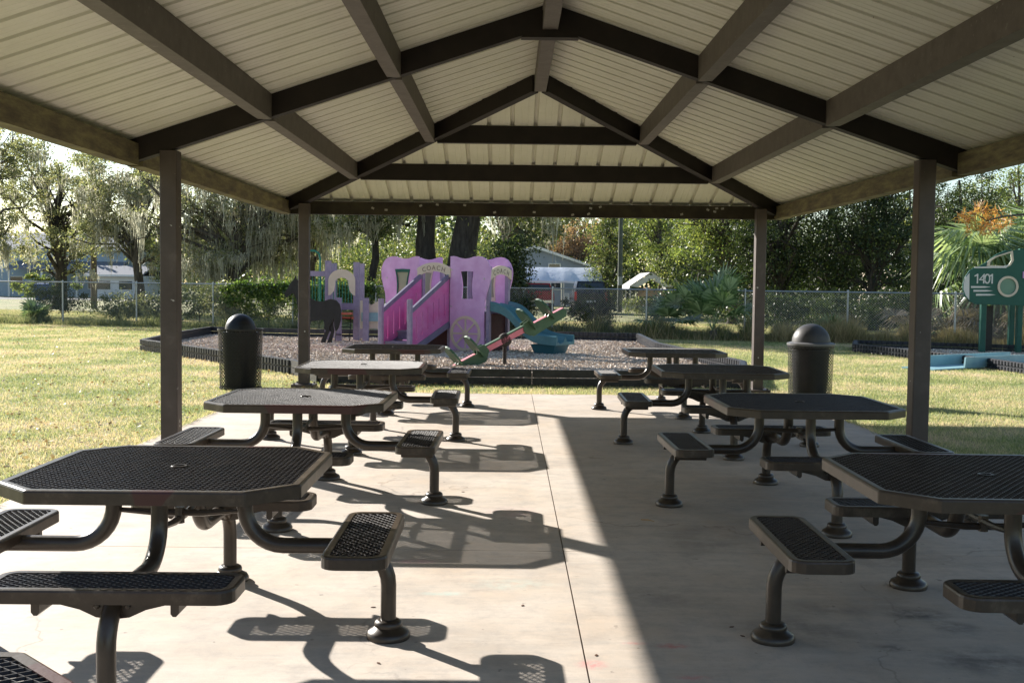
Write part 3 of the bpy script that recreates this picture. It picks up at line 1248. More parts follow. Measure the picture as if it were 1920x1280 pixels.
sp = slide_profile()
mb = MB()
prof2 = []
v0, v1 = .03, .93
for (vv, hh) in ((0, .0), (.0, .15), (.03, .18), (.06, .15), (.08, .03), (.22, 0), (.38, .03), (.42, .12), (.45, .15), (.48, .12), (.52, .03), (.68, 0), (.82, .03), (.84, .15), (.87, .18), (.90, .15), (.90, .0)):
    prof2.append((v0 + vv, hh))
n = len(prof2)
for (x, z) in sp:
    for vv, hh in prof2:
        mb.v.append((x, vv, z + hh))
for (x, z) in sp:
    for vv, hh in prof2:
        mb.v.append((x, v0 if vv < .48 else v0 + .90, z - .05) if False else (x, vv, z - .04))
NN = len(sp)
for i in range(NN - 1):
    for k in range(n - 1):
        a = i * n + k
        mb.f.append((a, a + 1, a + 1 + n, a + n))
        b = NN * n + a
        mb.f.append((b, b + n, b + n + 1, b + 1))
    for k in (0, n - 1):
        a = i * n + k
        b = NN * n + a
        mb.f.append((a, a + n, b + n, b))
for i in (0, NN - 1):
    for k in range(n - 1):
        a = i * n + k
        b = NN * n + a
        mb.f.append((a, a + 1, b + 1, b))
sl = mb.build('twin_slide', M['teal'], co, True)
xe, ze = sp[-1]
q = MB()
q.quadbox([(xe - .62, .18, 0), (xe - .16, .18, 0), (xe - .16, .78, 0), (xe - .62, .78, 0), (xe - .70, .12, ze - .035), (xe - .08, .12, ze - .035), (xe - .08, .84, ze - .035), (xe - .70, .84, ze - .035)])
q.build('slide_foot', mat('dark_teal_foot', (.025, .10, .13), None), sl)

# ------------------------------------------------------------------ SEESAW
pv = gnd(946, 685, MZ)
ss = thing('seesaw', 'green and salmon four seat seesaw tilted down to the left in front of the coach', 'seesaw', (pv.x, pv.y, MZ), R(22))
MB().tube([(0, 0, -.1), (0, 0, .42)], .038, 12).build('support_post', M['barkd'], ss, True)
MB().lathe([(.001, .0), (.10, 0), (.13, .02), (.13, .10), (.10, .12), (.001, .12)], 20).xf(Matrix.Translation((0, .06, .50)) @ Matrix.Rotation(PI / 2, 4, 'X')).build('pivot_hub', M['barkd'], ss, True)
TILT = math.atan(99 / 219 / math.cos(R(22)))
tl = Matrix.Translation((0, 0, .50)) @ Matrix.Rotation(-TILT, 4, 'Y')
MB().box(-.50, .50, -.06, .06, -.045, .06).xf(tl).build('beam', M['salmon'], ss)
MB().box(-.50, .50, -.055, .055, .062, .09).xf(tl).build('beam_cap', M['sgreen'], ss)
for s in (-1, 1):
    for sy in (-1, 1):
        pl = [(s * .40, -.02), (s * .45, .13), (s * .62, .14), (s * .66, .03), (s * .98, .03), (s * 1.02, .06), (s * 1.10, .03), (s * 1.36, .02), (s * 1.40, -.05), (s * 1.34, -.14), (s * .55, -.19)]
        MB().prism(pl, sy * .075 - .012, sy * .075 + .012, 'y').xf(tl).build('seat_side', M['sgreen'], ss)
    MB().box(min(s * .68, s * .98), max(s * .68, s * .98), -.062, .062, .018, .04).xf(tl).build('seat', M['salmon'], ss)
    MB().box(min(s * 1.12, s * 1.37), max(s * 1.12, s * 1.37), -.062, .062, .012, .034).xf(tl).build('seat', M['salmon'], ss)
    for bx in (.60, 1.05):
        pl = [(-.20, -.10), (.20, -.10), (.24, .12), (.23, .26), (.17, .36), (.07, .40), (-.07, .40), (-.17, .36), (-.23, .26), (-.24, .12)]
        MB().prism(pl, -.018, .018, 'x').xf(tl @ Matrix.Translation((s * bx, 0, .03)) @ Matrix.Rotation(R(14) * -1, 4, 'Y')).build('backrest', M['sgreen'], ss)

# ------------------------------------------------------------------ HORSE CUT-OUT
hp = at(533, 640, 28.6)
ho = thing('horse_cutout', 'flat black horse shaped play panel standing behind the left far column', 'play panel', (hp.x, 28.6, MZ), R(-4))
out_ = [(0.02, 1.30), (0.0, 1.22), (.06, 1.17), (.14, 1.24), (.23, 1.29), (.31, 1.16), (.34, .98), (.36, .80), (.42, .66), (.47, .60), (.44, .35), (.47, .05), (.44, .0), (.55, .0), (.545, .08), (.54, .33), (.60, .56), (.80, .58), (1.02, .62), (1.05, .50), (1.03, .40), (1.08, .34), (.98, .12), (.95, .02), (1.07, .0), (1.09, .1), (1.18, .32), (1.17, .42), (1.24, .55), (1.29, .66), (1.30, .45), (1.34, .30), (1.42, .42), (1.47, .62), (1.48, .85), (1.44, 1.02), (1.35, 1.12), (1.2, 1.15), (1.0, 1.08), (.82, 1.09), (.66, 1.18), (.54, 1.36), (.42, 1.56), (.33, 1.64), (.29, 1.73), (.25, 1.64), (.17, 1.54), (.10, 1.42)]
MB().prism(out_, -.02, .02, 'y').build('horse_body', M['black'], ho)
leg2 = [(1.12, .60), (1.10, .42), (1.20, .30), (1.13, .1), (1.10, .02), (1.22, .0), (1.23, .1), (1.29, .33), (1.26, .5), (1.28, .7)]
MB().prism(leg2, .05, .085, 'y').build('leg_panel', M['black'], ho)
leg3 = [(.56, .62), (.56, .35), (.50, .22), (.56, .0), (.64, .0), (.63, .3), (.68, .62)]
MB().prism(leg3, .05, .085, 'y').build('leg_panel', M['black'], ho)

# ------------------------------------------------------------------ SMALL PLAY TOWER
tp = at(615, 640, 30.0)
tw = thing('play_tower', 'small purple post play tower with scalloped tan arch panel and green bars', 'play tower', (tp.x, 30.0, MZ), 0)
w = .76
for (x, y, z, lab) in ((0, 0, 2.15, 1), (w, 0, 2.12, 1), (0, 1.0, 2.1, 1), (w, 1.0, 2.1, 1), (-.72, 0, 1.8, 0), (.36, -.5, 1.17, 0), (1.08, -.5, 1.17, 0)):
    postbox(MB(), x, y, z, .078).build('post', M['post'], tw)
sc = []
for k in range(19):
    a = PI - PI * k / 18
    sc.append((w / 2 + .36 * math.cos(a), 1.62 + .30 * math.sin(a)))
sc = [(.02, 1.62), ] + sc[1:-1] + [(w - .02, 1.62), (w - .02, 1.22), (w - .08, 1.24), (w - .17, 1.34), (w - .20, 1.5), (w - .21, 1.62), (w - .28, 1.68), (w / 2, 1.70), (.28, 1.68), (.21, 1.62), (.20, 1.5), (.17, 1.34), (.08, 1.24), (.02, 1.22)]
MB().prism(sc, -.11, -.085, 'y').build('arch_panel', M['tan'], tw)
mb = MB()
for k in range(9):
    x = .06 + k * (w - .12) / 8
    mb.tube([(x, 0, .98), (x, 0, 1.60)], .012, 6)
mb.build('bar_railing', M['gpipe'], tw, True)
mb = MB()
for k in range(9):
    x = -.66 + k * .078
    mb.tube([(x, 0, .98), (x, 0, 1.72)], .012, 6)
mb.build('bar_railing', M['gpipe'], tw, True)
MB().box(-.64, -.08, -.04, .04, 1.73, 1.87).build('top_rail', M['post'], tw)
MB().box(-.0, w, .0, 1, .86, .96).build('deck', M['tread'], tw)
MB().box(.0, w, -.09, -.06, .84, 1.02).build('deck_edge', M['post'], tw)
MB().box(.1, w - .05, -.35, -.1, .60, .66).box(.1, w - .05, -.55, -.3, .72, .78).build('orange_step', M['orange'], tw)
mb = MB()
mb.tube([(-.75, .3, 0), (-.75, .3, 2.35), (-.68, .3, 2.42), (-.42, .3, 2.42), (-.30, .3, 2.34), (-.27, .3, 2.2), (-.27, .3, .9)], .028, 8)
mb.build('climbing_arch', M['gpipe'], tw, True)
q = [(.9, .35), (1.42, .35), (1.42, 1.1), (1.3, 1.05), (1.2, .98), (1.1, 1.05), (.98, 1.1), (.9, 1.1)]
MB().prism(q, -.30, -.27, 'y').build('crawl_panel', M['tan'], tw)
MB().box(.94, 1.40, -.345, -.312, .55, .78).build('teal_band', M['lteal'], tw)
mb = MB()
for x in (.30, .68):
    mb.tube([(x, -.75, 0), (x - .02, -.25, .8)], .012, 6)
for z in (.2, .4, .6):
    mb.tube([(.30, -.75 + .62 * z, z), (.68, -.75 + .62 * z, z)], .012, 6)
mb.build('ladder', M['black'], tw, True)

# ------------------------------------------------------------------ TRAIN PANEL
TD = 27.8
tr0 = at(1805, 660, TD)
pxm = F / TD
tr = thing('train_playset', 'green engine shaped play panel with number 1401 raised on green posts', 'playset', (tr0.x, TD, MZ), 0)


def tx(cx, cy):
    """crop (1440..1920 x 340..720 at 3.369) -> local x,z"""
    px = 1440 + cx / 3.369
    py = 340 + cy / 3.369
    p = at(px, py, TD)
    return (p.x - tr0.x, p.z - MZ)


def cir(c, r, n=28):
    return [(c[0] + r * math.cos(2 * PI * k / n), c[1] + r * math.sin(2 * PI * k / n)) for k in range(n)]


body = [tx(1595, 785), tx(1310, 775), tx(1275, 760), tx(1245, 725), tx(1230, 685), tx(1230, 645), tx(1245, 600), tx(1270, 565), tx(1300, 545), tx(1335, 535), tx(1370, 515), tx(1440, 462), tx(1500, 435), tx(1605, 432), tx(1700, 432), tx(1700, 785)]
pc = tx(1512, 664)
wn = [tx(1395, 530), tx(1400, 505), tx(1440, 478), tx(1530, 450), tx(1535, 500), tx(1520, 525), tx(1500, 535)]
bd = MB().prism(body, -.02, .02, 'y', holes=[wn, cir(pc, 54 / 3.369 / pxm)]).build('engine_panel', M['green'], tr)
MB().prism(cir(pc, 66 / 3.369 / pxm), -.045, -.022, 'y', holes=[cir(pc, 52 / 3.369 / pxm)]).build('porthole_ring', M['tan'], bd)
MB().prism(cir(pc, 53 / 3.369 / pxm), -.005, .005, 'y').build('porthole', mat('porthole_bubble', (.10, .22, .17), None, rough=.15), bd)
wo = scalep(wn, 1.22)
MB().prism(wo, -.04, -.022, 'y', holes=[scalep(wn, .97)]).build('window_trim', M['tan'], bd)
mb = MB().prism([tx(1300, 540), tx(1480, 536), tx(1520, 525), tx(1500, 547), tx(1300, 549)], -.046, -.042, 'y')
for x0, x1, y in ((1280, 1405, 667), (1295, 1418, 691), (1311, 1436, 716)):
    mb.prism([tx(x0, y - 6), tx(x1 - 40, y - 5), tx(x1, y), tx(x1 - 40, y + 5), tx(x0, y + 6)], -.030, -.022, 'y')
mb.prism([tx(1270, 578), tx(1245, 605), tx(1233, 645), tx(1233, 685), tx(1247, 722), tx(1268, 748)], -.030, -.022, 'y')
mb.build('white_stripes', M['gwhite'], bd)
c0 = tx(1366, 645)
lettering('lettering', '1401', 62 / 3.369 / pxm / .70, M['gwhite'], bd, Matrix.Translation((c0[0], -.0255, c0[1])) @ Matrix.Rotation(PI / 2, 4, 'X'), 31 / 3.369 / pxm)
mb = MB()
for k in (-1.5, 1.5):
    cx_ = c0[0] + k * 31 / 3.369 / pxm
    hh_ = 62 / 3.369 / pxm
    mb.prism([(cx_ + .004, c0[1] + hh_ * .99), (cx_ + .004, c0[1] + hh_ * .80), (cx_ - .075, c0[1] + hh_ * .68), (cx_ - .075, c0[1] + hh_ * .80)], -.029, -.022, 'y')
mb.build('digit_flag', M['gwhite'], bd)
for cx, y in ((1362, 0), (1592, 0), (1478, 1.05), (1662, 1.05)):
    x = tx(cx, 1000)[0]
    top = 1.9 if cx != 1592 else 2.62
    postbox(MB(), x, y + .09, top, .065).build('post', M['green'], tr)
x0, x1 = tx(1385, 1000)[0], tx(1470, 1000)[0]
MB().box(x0, x1, .5, .54, .02, tx(0, 770)[1]).build('dark_panel', M['black'], tr)
MB().box(tx(1362, 0)[0], tx(1690, 0)[0], .17, 1.02, 1.38, 1.44).build('deck', M['green'], tr)
MB().prism([tx(1605, 570), tx(1640, 570), tx(1640, 612), tx(1605, 612)], -.05, -.03, 'y').build('pink_tab', M['pinkpur'], tr)

# pale teal broken slide lying on the lawn
pa, pb = gnd(1752, 696, GZ), gnd(1960, 684, GZ)
d = (pb - pa)
ln = d.length
bs = thing('slide_trough', 'pale teal plastic slide trough lying on the right lawn beside the mulch border', 'slide trough', pa, math.atan2(d.y, d.x))
MB().box(0, ln, 0, .75, .01, .04).build('trough_floor', M['lteal'], bs)
MB().prism([(.45, .03), (ln * .98, .03), (ln * .98, .24), (.55, .24)], .76, .80, 'y').build('side_wall', M['lteal'], bs)
MB().prism([(.95, .04), (ln * .9, .04), (ln * .9, .25), (.98, .25)], -.04, -.005, 'y').build('side_wall', M['lteal'], bs)

# ------------------------------------------------------------------ CHAIN-LINK FENCE
FA = Vector((-21.5, 41.0, GZ))
FB = Vector((18.5, 30.4, GZ))


def fence(A, B, H, name, label, spacing=2.9, pitch=.075):
    t = thing(name, label, 'fence', A, math.atan2((B - A).y, (B - A).x))
    Ln = (B - A).length
    n = round(Ln / spacing)
    for k in range(n + 1):
        x = Ln * k / n
        MB().tube([(x, 0, 0), (x, 0, H + .03)], .030, 8).lathe([(.034, H + .03), (.03, H + .06), (.005, H + .07)], 8, (x, 0, 0)).build('fence_post', M['galv'], t, True)
    MB().tube([(0, 0, H), (Ln, 0, H)], .022, 8).build('top_rail', M['galv'], t, True)
    # wires
    V = []
    w = .0033
    for fam in (1, -1):
        k0 = np.arange(-H / 1.0, Ln + H, pitch * 1.0)
        for c in k0:
            # x = c + fam*z
            z0, z1 = .03, H - .01
            xa, xb = c + fam * z0, c + fam * z1
            if min(xa, xb) < 0 or max(xa, xb) > Ln:
                continue
            y = .026 + fam * .003
            V.append([(xa - w, y, z0), (xa + w, y, z0), (xb + w, y, z1), (xb - w, y, z1)])
            V.append([(xa, y - w, z0), (xa, y + w, z0), (xb, y + w, z1), (xb, y - w, z1)])
    V = np.array(V)
    bulk('wire_mesh', V, 4, M['galv'], t)
    return t


fence(FA, FB, 1.48, 'chain_link_fence', 'long galvanised chain link fence running behind both playgrounds')
# far corner return of the fence, near the left edge
fence(Vector((-21.3, 41.3, GZ)), Vector((-30, 60, GZ)), 1.48, 'chain_link_fence', 'chain link fence running back towards the street at the far left', 2.9, .12)

# ------------------------------------------------------------------ GRASS AND LITTER
rng = np.random.default_rng(3)


def in_poly(x, y, poly):
    c = np.zeros(len(x), bool)
    n = len(poly)
    for i in range(n):
        x0, y0 = poly[i]
        x1, y1 = poly[(i + 1) % n]
        cond = ((y0 > y) != (y1 > y)) & (x < (x1 - x0) * (y - y0) / (y1 - y0 + 1e-12) + x0)
        c ^= cond
    return c


def scatter(n, y0, y1, pw=1.0, margin=1.04):
    """points in the view wedge, density falling with distance"""
    u = rng.random(n)
    Y = (y0 ** (2 - pw) + u * (y1 ** (2 - pw) - y0 ** (2 - pw))) ** (1 / (2 - pw))
    X = (rng.random(n) * 2 - 1) * (.465 * margin * Y + .4)
    return X, Y


def keep_lawn(X, Y):
    k = ~((X > SX0) & (X < SX1) & (Y < SY1))
    k &= ~in_poly(X, Y, bedA)
    k &= ~in_poly(X, Y, bedB)
    fy = FA.y + (FB.y - FA.y) * (X - FA.x) / (FB.x - FA.x)
    return k, fy


X, Y = scatter(900000, 7.2, 60, 1.15)
k, fy = keep_lawn(X, Y)
k &= (Y < fy + 14)
X, Y = X[k], Y[k]
N = len(X)
h = (.016 + .028 * rng.random(N)) * (1 + .010 * Y)
w = (.0025 + .0022 * rng.random(N)) * (1 + .035 * Y)
th = rng.random(N) * 2 * PI
lean = rng.normal(size=(N, 2)) * h[:, None] * .55
B = np.stack([X, Y, np.full(N, GZ - .004)], 1)
o = np.stack([np.cos(th) * w, np.sin(th) * w, np.zeros(N)], 1)
T = B + np.stack([lean[:, 0], lean[:, 1], h], 1)
tag(bulk('lawn_grass', np.stack([B - o, B + o, T], 1), 3, M['grass'], seed=1), 'short yellow green lawn grass around the slab and playgrounds', 'grass', kind='stuff')
# ragged tufts along the slab edges
n = 9000
sd = rng.integers(0, 3, n)
u = rng.random(n)
yy = 7.2 + (15.9 - 7.2) * u
X = np.where(sd == 0, SX0 - rng.random(n) * .06, np.where(sd == 1, SX1 + rng.random(n) * .06, SX0 + (SX1 - SX0) * u))
Y = np.where(sd == 2, SY1 + rng.random(n) * .06, yy)
k = np.sin(X * 7 + Y * 5.3) + np.sin(Y * 2.1 + X * 1.7) + rng.normal(size=n) * .6 > -.2
X, Y, sd = X[k], Y[k], sd[k]
N = len(X)
h = .06 + .06 * rng.random(N)
th = rng.random(N) * 2 * PI
lx = np.where(sd == 0, .06, np.where(sd == 1, -.06, 0)) + rng.normal(size=N) * .03
ly = np.where(sd == 2, -.06, 0) + rng.normal(size=N) * .03
B = np.stack([X, Y, np.full(N, GZ)], 1)
o = np.stack([np.cos(th), np.sin(th), np.zeros(N)], 1) * .006
T = B + np.stack([lx, ly, h], 1)
tag(bulk('edge_grass', np.stack([B - o, B + o, T], 1), 3, M['grass'], seed=8), 'ragged grass tufts creeping over the concrete edges', 'grass', kind='stuff')
# leaf litter on the lawn
X, Y = scatter(9000, 7.4, 40, 1.2)
k, fy = keep_lawn(X, Y)
k &= (X < 0) & (Y < fy)
P = np.stack([X[k], Y[k], np.full(k.sum(), GZ + .03) + rng.random(k.sum()) * .012], 1)
tag(bulk('leaf_litter', leaves_at(P, .045, rng, .75), 4, M['litter']), 'dry fallen leaves scattered over the lawn', 'leaf litter', kind='stuff')
# wood chips
for bi, (bed, nn) in enumerate(((bedA, 170000), (bedB, 40000))):
    bx = [p[0] for p in bed]
    by = [p[1] for p in bed]
    X = rng.uniform(min(bx), max(bx), nn)
    Y = rng.uniform(min(by), max(by), nn)
    k = in_poly(X, Y, bed) | ((rng.random(nn) < .05) & in_poly(X + rng.normal(size=nn) * .25, Y + rng.normal(size=nn) * .35, bed) & (Y > 16.2))
    P = np.stack([X[k], Y[k], np.full(k.sum(), MZ + .008) + rng.random(k.sum()) * .02], 1)
    tag(bulk('wood_chips', leaves_at(P, .058, rng, .6, .45), 4, M['chips']), ('wood chip mulch filling the coach playground bed', 'wood chip mulch filling the bed under the train panel')[bi], 'mulch', kind='stuff')

# weeds along the fence


def fence_pt(t, off):
    d = (FB - FA).normalized()
    n_ = Vector((-d.y, d.x, 0))
    p = FA.lerp(FB, t) + n_ * off
    return p


def tuftstrip(name, label, px0, px1, n, hmin, hmax, m, off0=-.6, off1=.5, wd=.006, mask=.0):
    # fence param from pixel: intersect by X/Y ratio
    d = FB - FA
    ts = []
    for px in (px0, px1):
        r_ = (px - 955) / F
        ts.append((r_ * FA.y - FA.x) / (d.x - r_ * d.y))
    T_ = rng.uniform(ts[0], ts[1], n)
    off = rng.uniform(off0, off1, n)
    cl = .5 + .5 * np.sin(T_ * 160 + 2 * np.sin(T_ * 61)) * np.sin(T_ * 53 + 1)
    dn = d.normalized()
    Xs = FA.x + d.x * T_ - dn.y * off
    Ys = FA.y + d.y * T_ + dn.x * off
    H = (hmin + (hmax - hmin) * rng.random(n) ** 2.2) * (.25 + 1.1 * cl ** 1.5)
    th = rng.random(n) * 2 * PI
    B = np.stack([Xs, Ys, np.full(n, GZ)], 1)
    o = np.stack([np.cos(th), np.sin(th), np.zeros(n)], 1) * wd
    ln = rng.normal(size=(n, 2)) * H[:, None] * .35
    Tt = B + np.stack([ln[:, 0], ln[:, 1], H], 1)
    tag(bulk(name, np.stack([B - o, B + o, Tt], 1), 3, m), label, 'weeds', kind='stuff')


tuftstrip('fence_weeds', 'low green weeds and vines along the left fence foot', -40, 560, 13000, .10, .5, M['leaf_yel'], -.9, .8, .012)
tuftstrip('fence_weeds', 'brownish green weeds along the middle of the fence', 940, 1460, 22000, .12, .85, M['leaf_oak'], -.7, 1.8, .010)
tuftstrip('fence_weeds', 'dry brown weed stalks along the middle of the fence', 930, 1480, 14000, .12, .75, M['drygrass'], -.9, 2.2, .009)
tuftstrip('fence_weeds', 'dry tan grass along the right fence foot', 1430, 1960, 34000, .2, .75, M['drygrass'], -.7, 1.2, .010)

# ------------------------------------------------------------------ VEGETATION


def rot_pts(P, c):
    return P


def make_tree(name, label, cat, base, h, blobs, leaf, trunk_r=.2, bark='bark', nclump=90, per=160, ls=.12, cr=.45, moss=0, mossl=1.3, limbs=22, seed=0, group=None, lean=(0, 0), fork=.35, zsq=.7, bare=0):
    """blobs: (dx,dy,z,rx,ry,rz) crown ellipsoids relative to base"""
    rg = np.random.default_rng(seed)
    t = thing(name, label, cat, base, 0, group)
    vol = np.array([b[3] * b[4] * b[5] for b in blobs]) ** .8
    vol /= vol.sum()
    C = []
    for i in range(nclump):
        b = blobs[rg.choice(len(blobs), p=vol)]
        d = rg.normal(size=3)
        d /= np.linalg.norm(d)
        r = rg.random() ** .45
        C.append((b[0] + d[0] * r * b[3], b[1] + d[1] * r * b[4], max(.4, b[2] + d[2] * r * b[5])))
    C = np.array(C)
    if trunk_r:
        mb = MB()
        tp_ = Vector((lean[0], lean[1], h * .78))
        path = []
        wob = rg.normal(size=(7, 2)) * h * .012
        for k in range(7):
            f = k / 6
            path.append((tp_.x * f ** 1.5 + wob[k][0] * (k > 0), tp_.y * f ** 1.5 + wob[k][1] * (k > 0), -.1 + (tp_.z + .1) * f))
        rs = [trunk_r * (1.35 if k == 0 else (1 - .72 * k / 6)) for k in range(7)]
        mb.tube(path, rs, 9)
        for i in range(limbs):
            c = Vector(C[rg.integers(len(C))])
            f = fork + (0.95 - fork) * rg.random()
            f = min(f, max(fork, (c.z / h) * .8))
            fi = f * 6
            k = int(fi)
            a = Vector(path[k]).lerp(Vector(path[min(6, k + 1)]), fi - k)
            r0 = trunk_r * (1 - .72 * f) * (.35 + .3 * rg.random())
            m1 = a.lerp(c, .35) + Vector((0, 0, (c - a).length * .12)) + Vector(rg.normal(size=3)) * .06 * (c - a).length
            m2 = a.lerp(c, .7) + Vector(rg.normal(size=3)) * .08 * (c - a).length
            mb.tube([a, m1, m2, c], [r0, r0 * .75, r0 * .45, r0 * .15], 6, caps=False)
            for q in range(3):
                e = m2 + Vector(rg.normal(size=3)) * .22 * (c - a).length
                mb.tube([m1.lerp(m2, rg.random()), e.lerp(m2, .5) + Vector((0, 0, .1)), e], [r0 * .3, r0 * .2, r0 * .06], 4, caps=False)
        mb.build('trunk', M[bark], t, True, fix=False)
    if per:
        idx = np.repeat(np.arange(nclump), per)
        rad = cr * (.5 + .9 * rg.random(nclump))
        n = len(idx)
        off = rg.normal(size=(n, 3))
        off[:, 2] *= zsq
        P = C[idx] + off * rad[idx][:, None] * .62
        P = P[P[:, 2] > .1]
        bulk('crown', leaves_at(P, ls, rg), 4, M[leaf], t, seed=seed)
    if moss:
        V = []
        low = C[np.argsort(C[:, 2])][:max(6, int(nclump * .8))]
        for i in range(moss):
            c = low[rg.integers(len(low))] + rg.normal(size=3) * np.array([cr, cr, cr * .3]) * .8
            Ls = mossl * (.4 + 1.2 * rg.random() ** 1.5)
            ns = rg.integers(14, 34)
            rr_ = .08 + .20 * rg.random()
            for s in range(ns):
                o = rg.normal(size=2) * rr_
                l = Ls * (.25 + .75 * rg.random()) * math.exp(-(o @ o) / (2.5 * rr_ * rr_))
                segs = 4
                x, y, z = c[0] + o[0], c[1] + o[1], c[2] + rg.normal() * .08
                wd = .010 + .020 * rg.random()
                an = rg.random() * PI
                ca, sa = math.cos(an), math.sin(an)
                for k in range(segs):
                    f0, f1 = k / segs, (k + 1) / segs
                    x2, y2 = x - (x - c[0]) * .12 + rg.normal() * .028, y - (y - c[1]) * .12 + rg.normal() * .028
                    z2 = z - l / segs
                    if z2 < .6:
                        break
                    w0, w1 = wd * (1.0 - .8 * f0), wd * (1.0 - .8 * f1)
                    V.append([(x - ca * w0, y - sa * w0, z), (x + ca * w0, y + sa * w0, z), (x2 + ca * w1, y2 + sa * w1, z2), (x2 - ca * w1, y2 - sa * w1, z2)])
                    x, y, z = x2, y2, z2
        bulk('hanging_moss', np.array(V), 4, M['moss'], t, seed=seed + 1)
    return t


def TP(px, Y):
    return ((px - 955) / F * Y, Y, GZ)


OAK = 'moss hung oaks behind the fence'
make_tree('broadleaf_tree', 'tall thin crowned tree with forked dark trunk at the left by the street', 'tree', TP(112, 58), 9.5,
          [(-.3, 0, 7.0, 3.6, 3, 2.6), (.2, 0, 4.0, 2.4, 2.2, 2.2), (-2.6, 0, 5.4, 2.0, 2, 2.2), (2.0, 0, 6.4, 1.8, 2, 1.6), (.4, 0, 2.6, 2.2, 2, 1.0)], 'leaf_yel', .34, 'barkd', 105, 130, .13, .50, 60, 1.1, 34, 11, fork=.2)
make_tree('broadleaf_tree', 'yellowing tree cut by the left picture edge', 'tree', TP(-25, 50), 10,
          [(0, 0, 6.6, 3.0, 3, 3.0), (.6, 0, 3.6, 1.7, 2, 1.6)], 'leaf_yel', .25, 'bark', 90, 150, .13, .48, 60, 1.2, 26, 12, fork=.25)
make_tree('oak_tree', 'pale mossy oak just right of the wooden street pole', 'oak tree', TP(262, 52), 10,
          [(0, 0, 6.2, 3.2, 3, 2.4), (-1.3, 0, 4.0, 2.0, 2, 1.2), (1.6, 0, 3.0, 1.8, 2, 1.5)], 'leaf_yel', .24, 'bark', 90, 170, .12, .5, 230, 1.4, 30, 13, group=OAK, fork=.3)
make_tree('oak_tree', 'wide oak with crooked low limb and long moss right of the near left column', 'oak tree', TP(440, 46), 9.5,
          [(-1.2, 0, 5.2, 3.0, 2.4, 2.2), (1.6, 0, 4.6, 2.6, 2.4, 2.0), (0, 0, 2.6, 2.8, 2, 1.1)], 'leaf_yel', .30, 'bark', 110, 170, .11, .5, 360, 1.5, 36, 14, group=OAK, lean=(.8, 0), fork=.2)
make_tree('oak_tree', 'mossy oak rising behind the black horse panel', 'oak tree', TP(585, 49), 10,
          [(0, 0, 6.0, 3.2, 3, 2.8), (-.6, 0, 3.8, 2.2, 2, 1.4)], 'leaf_yel', .22, 'bark', 100, 170, .12, .52, 240, 1.4, 30, 15, group=OAK, fork=.3)
make_tree('oak_tree', 'slender mossy oak behind the purple play tower', 'oak tree', TP(694, 44), 10,
          [(0, 0, 6.2, 2.6, 2.4, 2.6), (0, 0, 4.1, 2.2, 2, 1.0)], 'leaf_oak', .20, 'barkd', 90, 160, .11, .5, 150, 1.2, 26, 16, group=OAK, fork=.42)
make_tree('oak_tree', 'massive dark oak trunk left of the pair behind the coach', 'oak tree', TP(803, 43), 12,
          [(0, .5, 8.0, 5.0, 4, 2.8), (-1.5, 0, 5.3, 3.0, 3, 1.0)], 'leaf_oak', .50, 'barkd', 150, 170, .12, .6, 160, 1.3, 30, 17, group=OAK, fork=.45)
make_tree('oak_tree', 'massive dark oak trunk right of the pair behind the coach', 'oak tree', TP(872, 42), 12.5,
          [(0, .5, 8.4, 5.2, 4, 2.8), (2.0, 0, 5.0, 2.6, 2.4, 1.0)], 'leaf_oak', .66, 'barkd', 150, 170, .12, .6, 170, 1.4, 30, 18, group=OAK, fork=.42)
make_tree('evergreen_bush', 'dark glossy evergreen bush behind the right end of the coach', 'bush', TP(958, 36), 3.6,
          [(0, 0, 2.0, .78, .8, 1.35)], 'leaf_dark', .05, 'barkd', 46, 220, .085, .34, 0, limbs=14, seed=19)
make_tree('oak_tree', 'moss draped oak bough hanging above the grey house', 'oak tree', TP(948, 62), 12,
          [(1.5, 0, 7.2, 4.5, 3, 2.6), (1.9, 0, 5.0, 2.2, 2, 1.0)], 'leaf_oak', .30, 'bark', 110, 150, .14, .6, 110, 1.2, 26, 20, group=OAK, fork=.45)
make_tree('autumn_tree', 'rust coloured bare looking tree between the grey house and the pole', 'tree', TP(1092, 92), 8.0,
          [(0, 0, 5.0, 2.6, 2, 2.6)], 'leaf_rust', .16, 'bark', 60, 130, .15, .6, 0, limbs=40, seed=21, fork=.2)
make_tree('broadleaf_tree', 'narrow green cedar like tree beside the utility pole', 'tree', TP(1142, 76), 10,
          [(0, 0, 3.4, 1.5, 1.5, 3.0), (0, 0, 7, 1.3, 1.4, 3.0)], 'leaf_oak', .16, 'barkd', 70, 190, .14, .6, 0, limbs=18, seed=22, fork=.1)
make_tree('broadleaf_tree', 'bright green tree behind the white boat shelter', 'tree', TP(1235, 78), 11,
          [(0, 0, 6.2, 3.6, 3, 4.2), (1.6, 0, 3.4, 2.4, 2, 2.4)], 'leaf_bright', .24, 'bark', 120, 170, .15, .65, 0, limbs=26, seed=23, fork=.2)
make_tree('broadleaf_tree', 'leaning bright green tree with bare forked limbs above the fan palm', 'tree', TP(1372, 47), 9,
          [(-1.0, 0, 5.4, 2.4, 2, 2.0), (-1.4, 0, 3.6, 1.6, 1.6, 1.2), (.6, 0, 4.6, 1.6, 1.6, 1.6)], 'leaf_bright', .17, 'bark', 74, 150, .11, .45, 0, limbs=34, seed=24, lean=(-1.0, 0), fork=.25)
make_tree('broadleaf_tree', 'grey green understory tree behind the fan palm', 'tree', TP(1325, 62), 6.4,
          [(0, 0, 3.2, 2.8, 2, 2.8)], 'leaf_oak', .14, 'bark', 80, 170, .12, .5, 0, limbs=26, seed=25, fork=.15)
DK = 'dark trees behind the right fence'
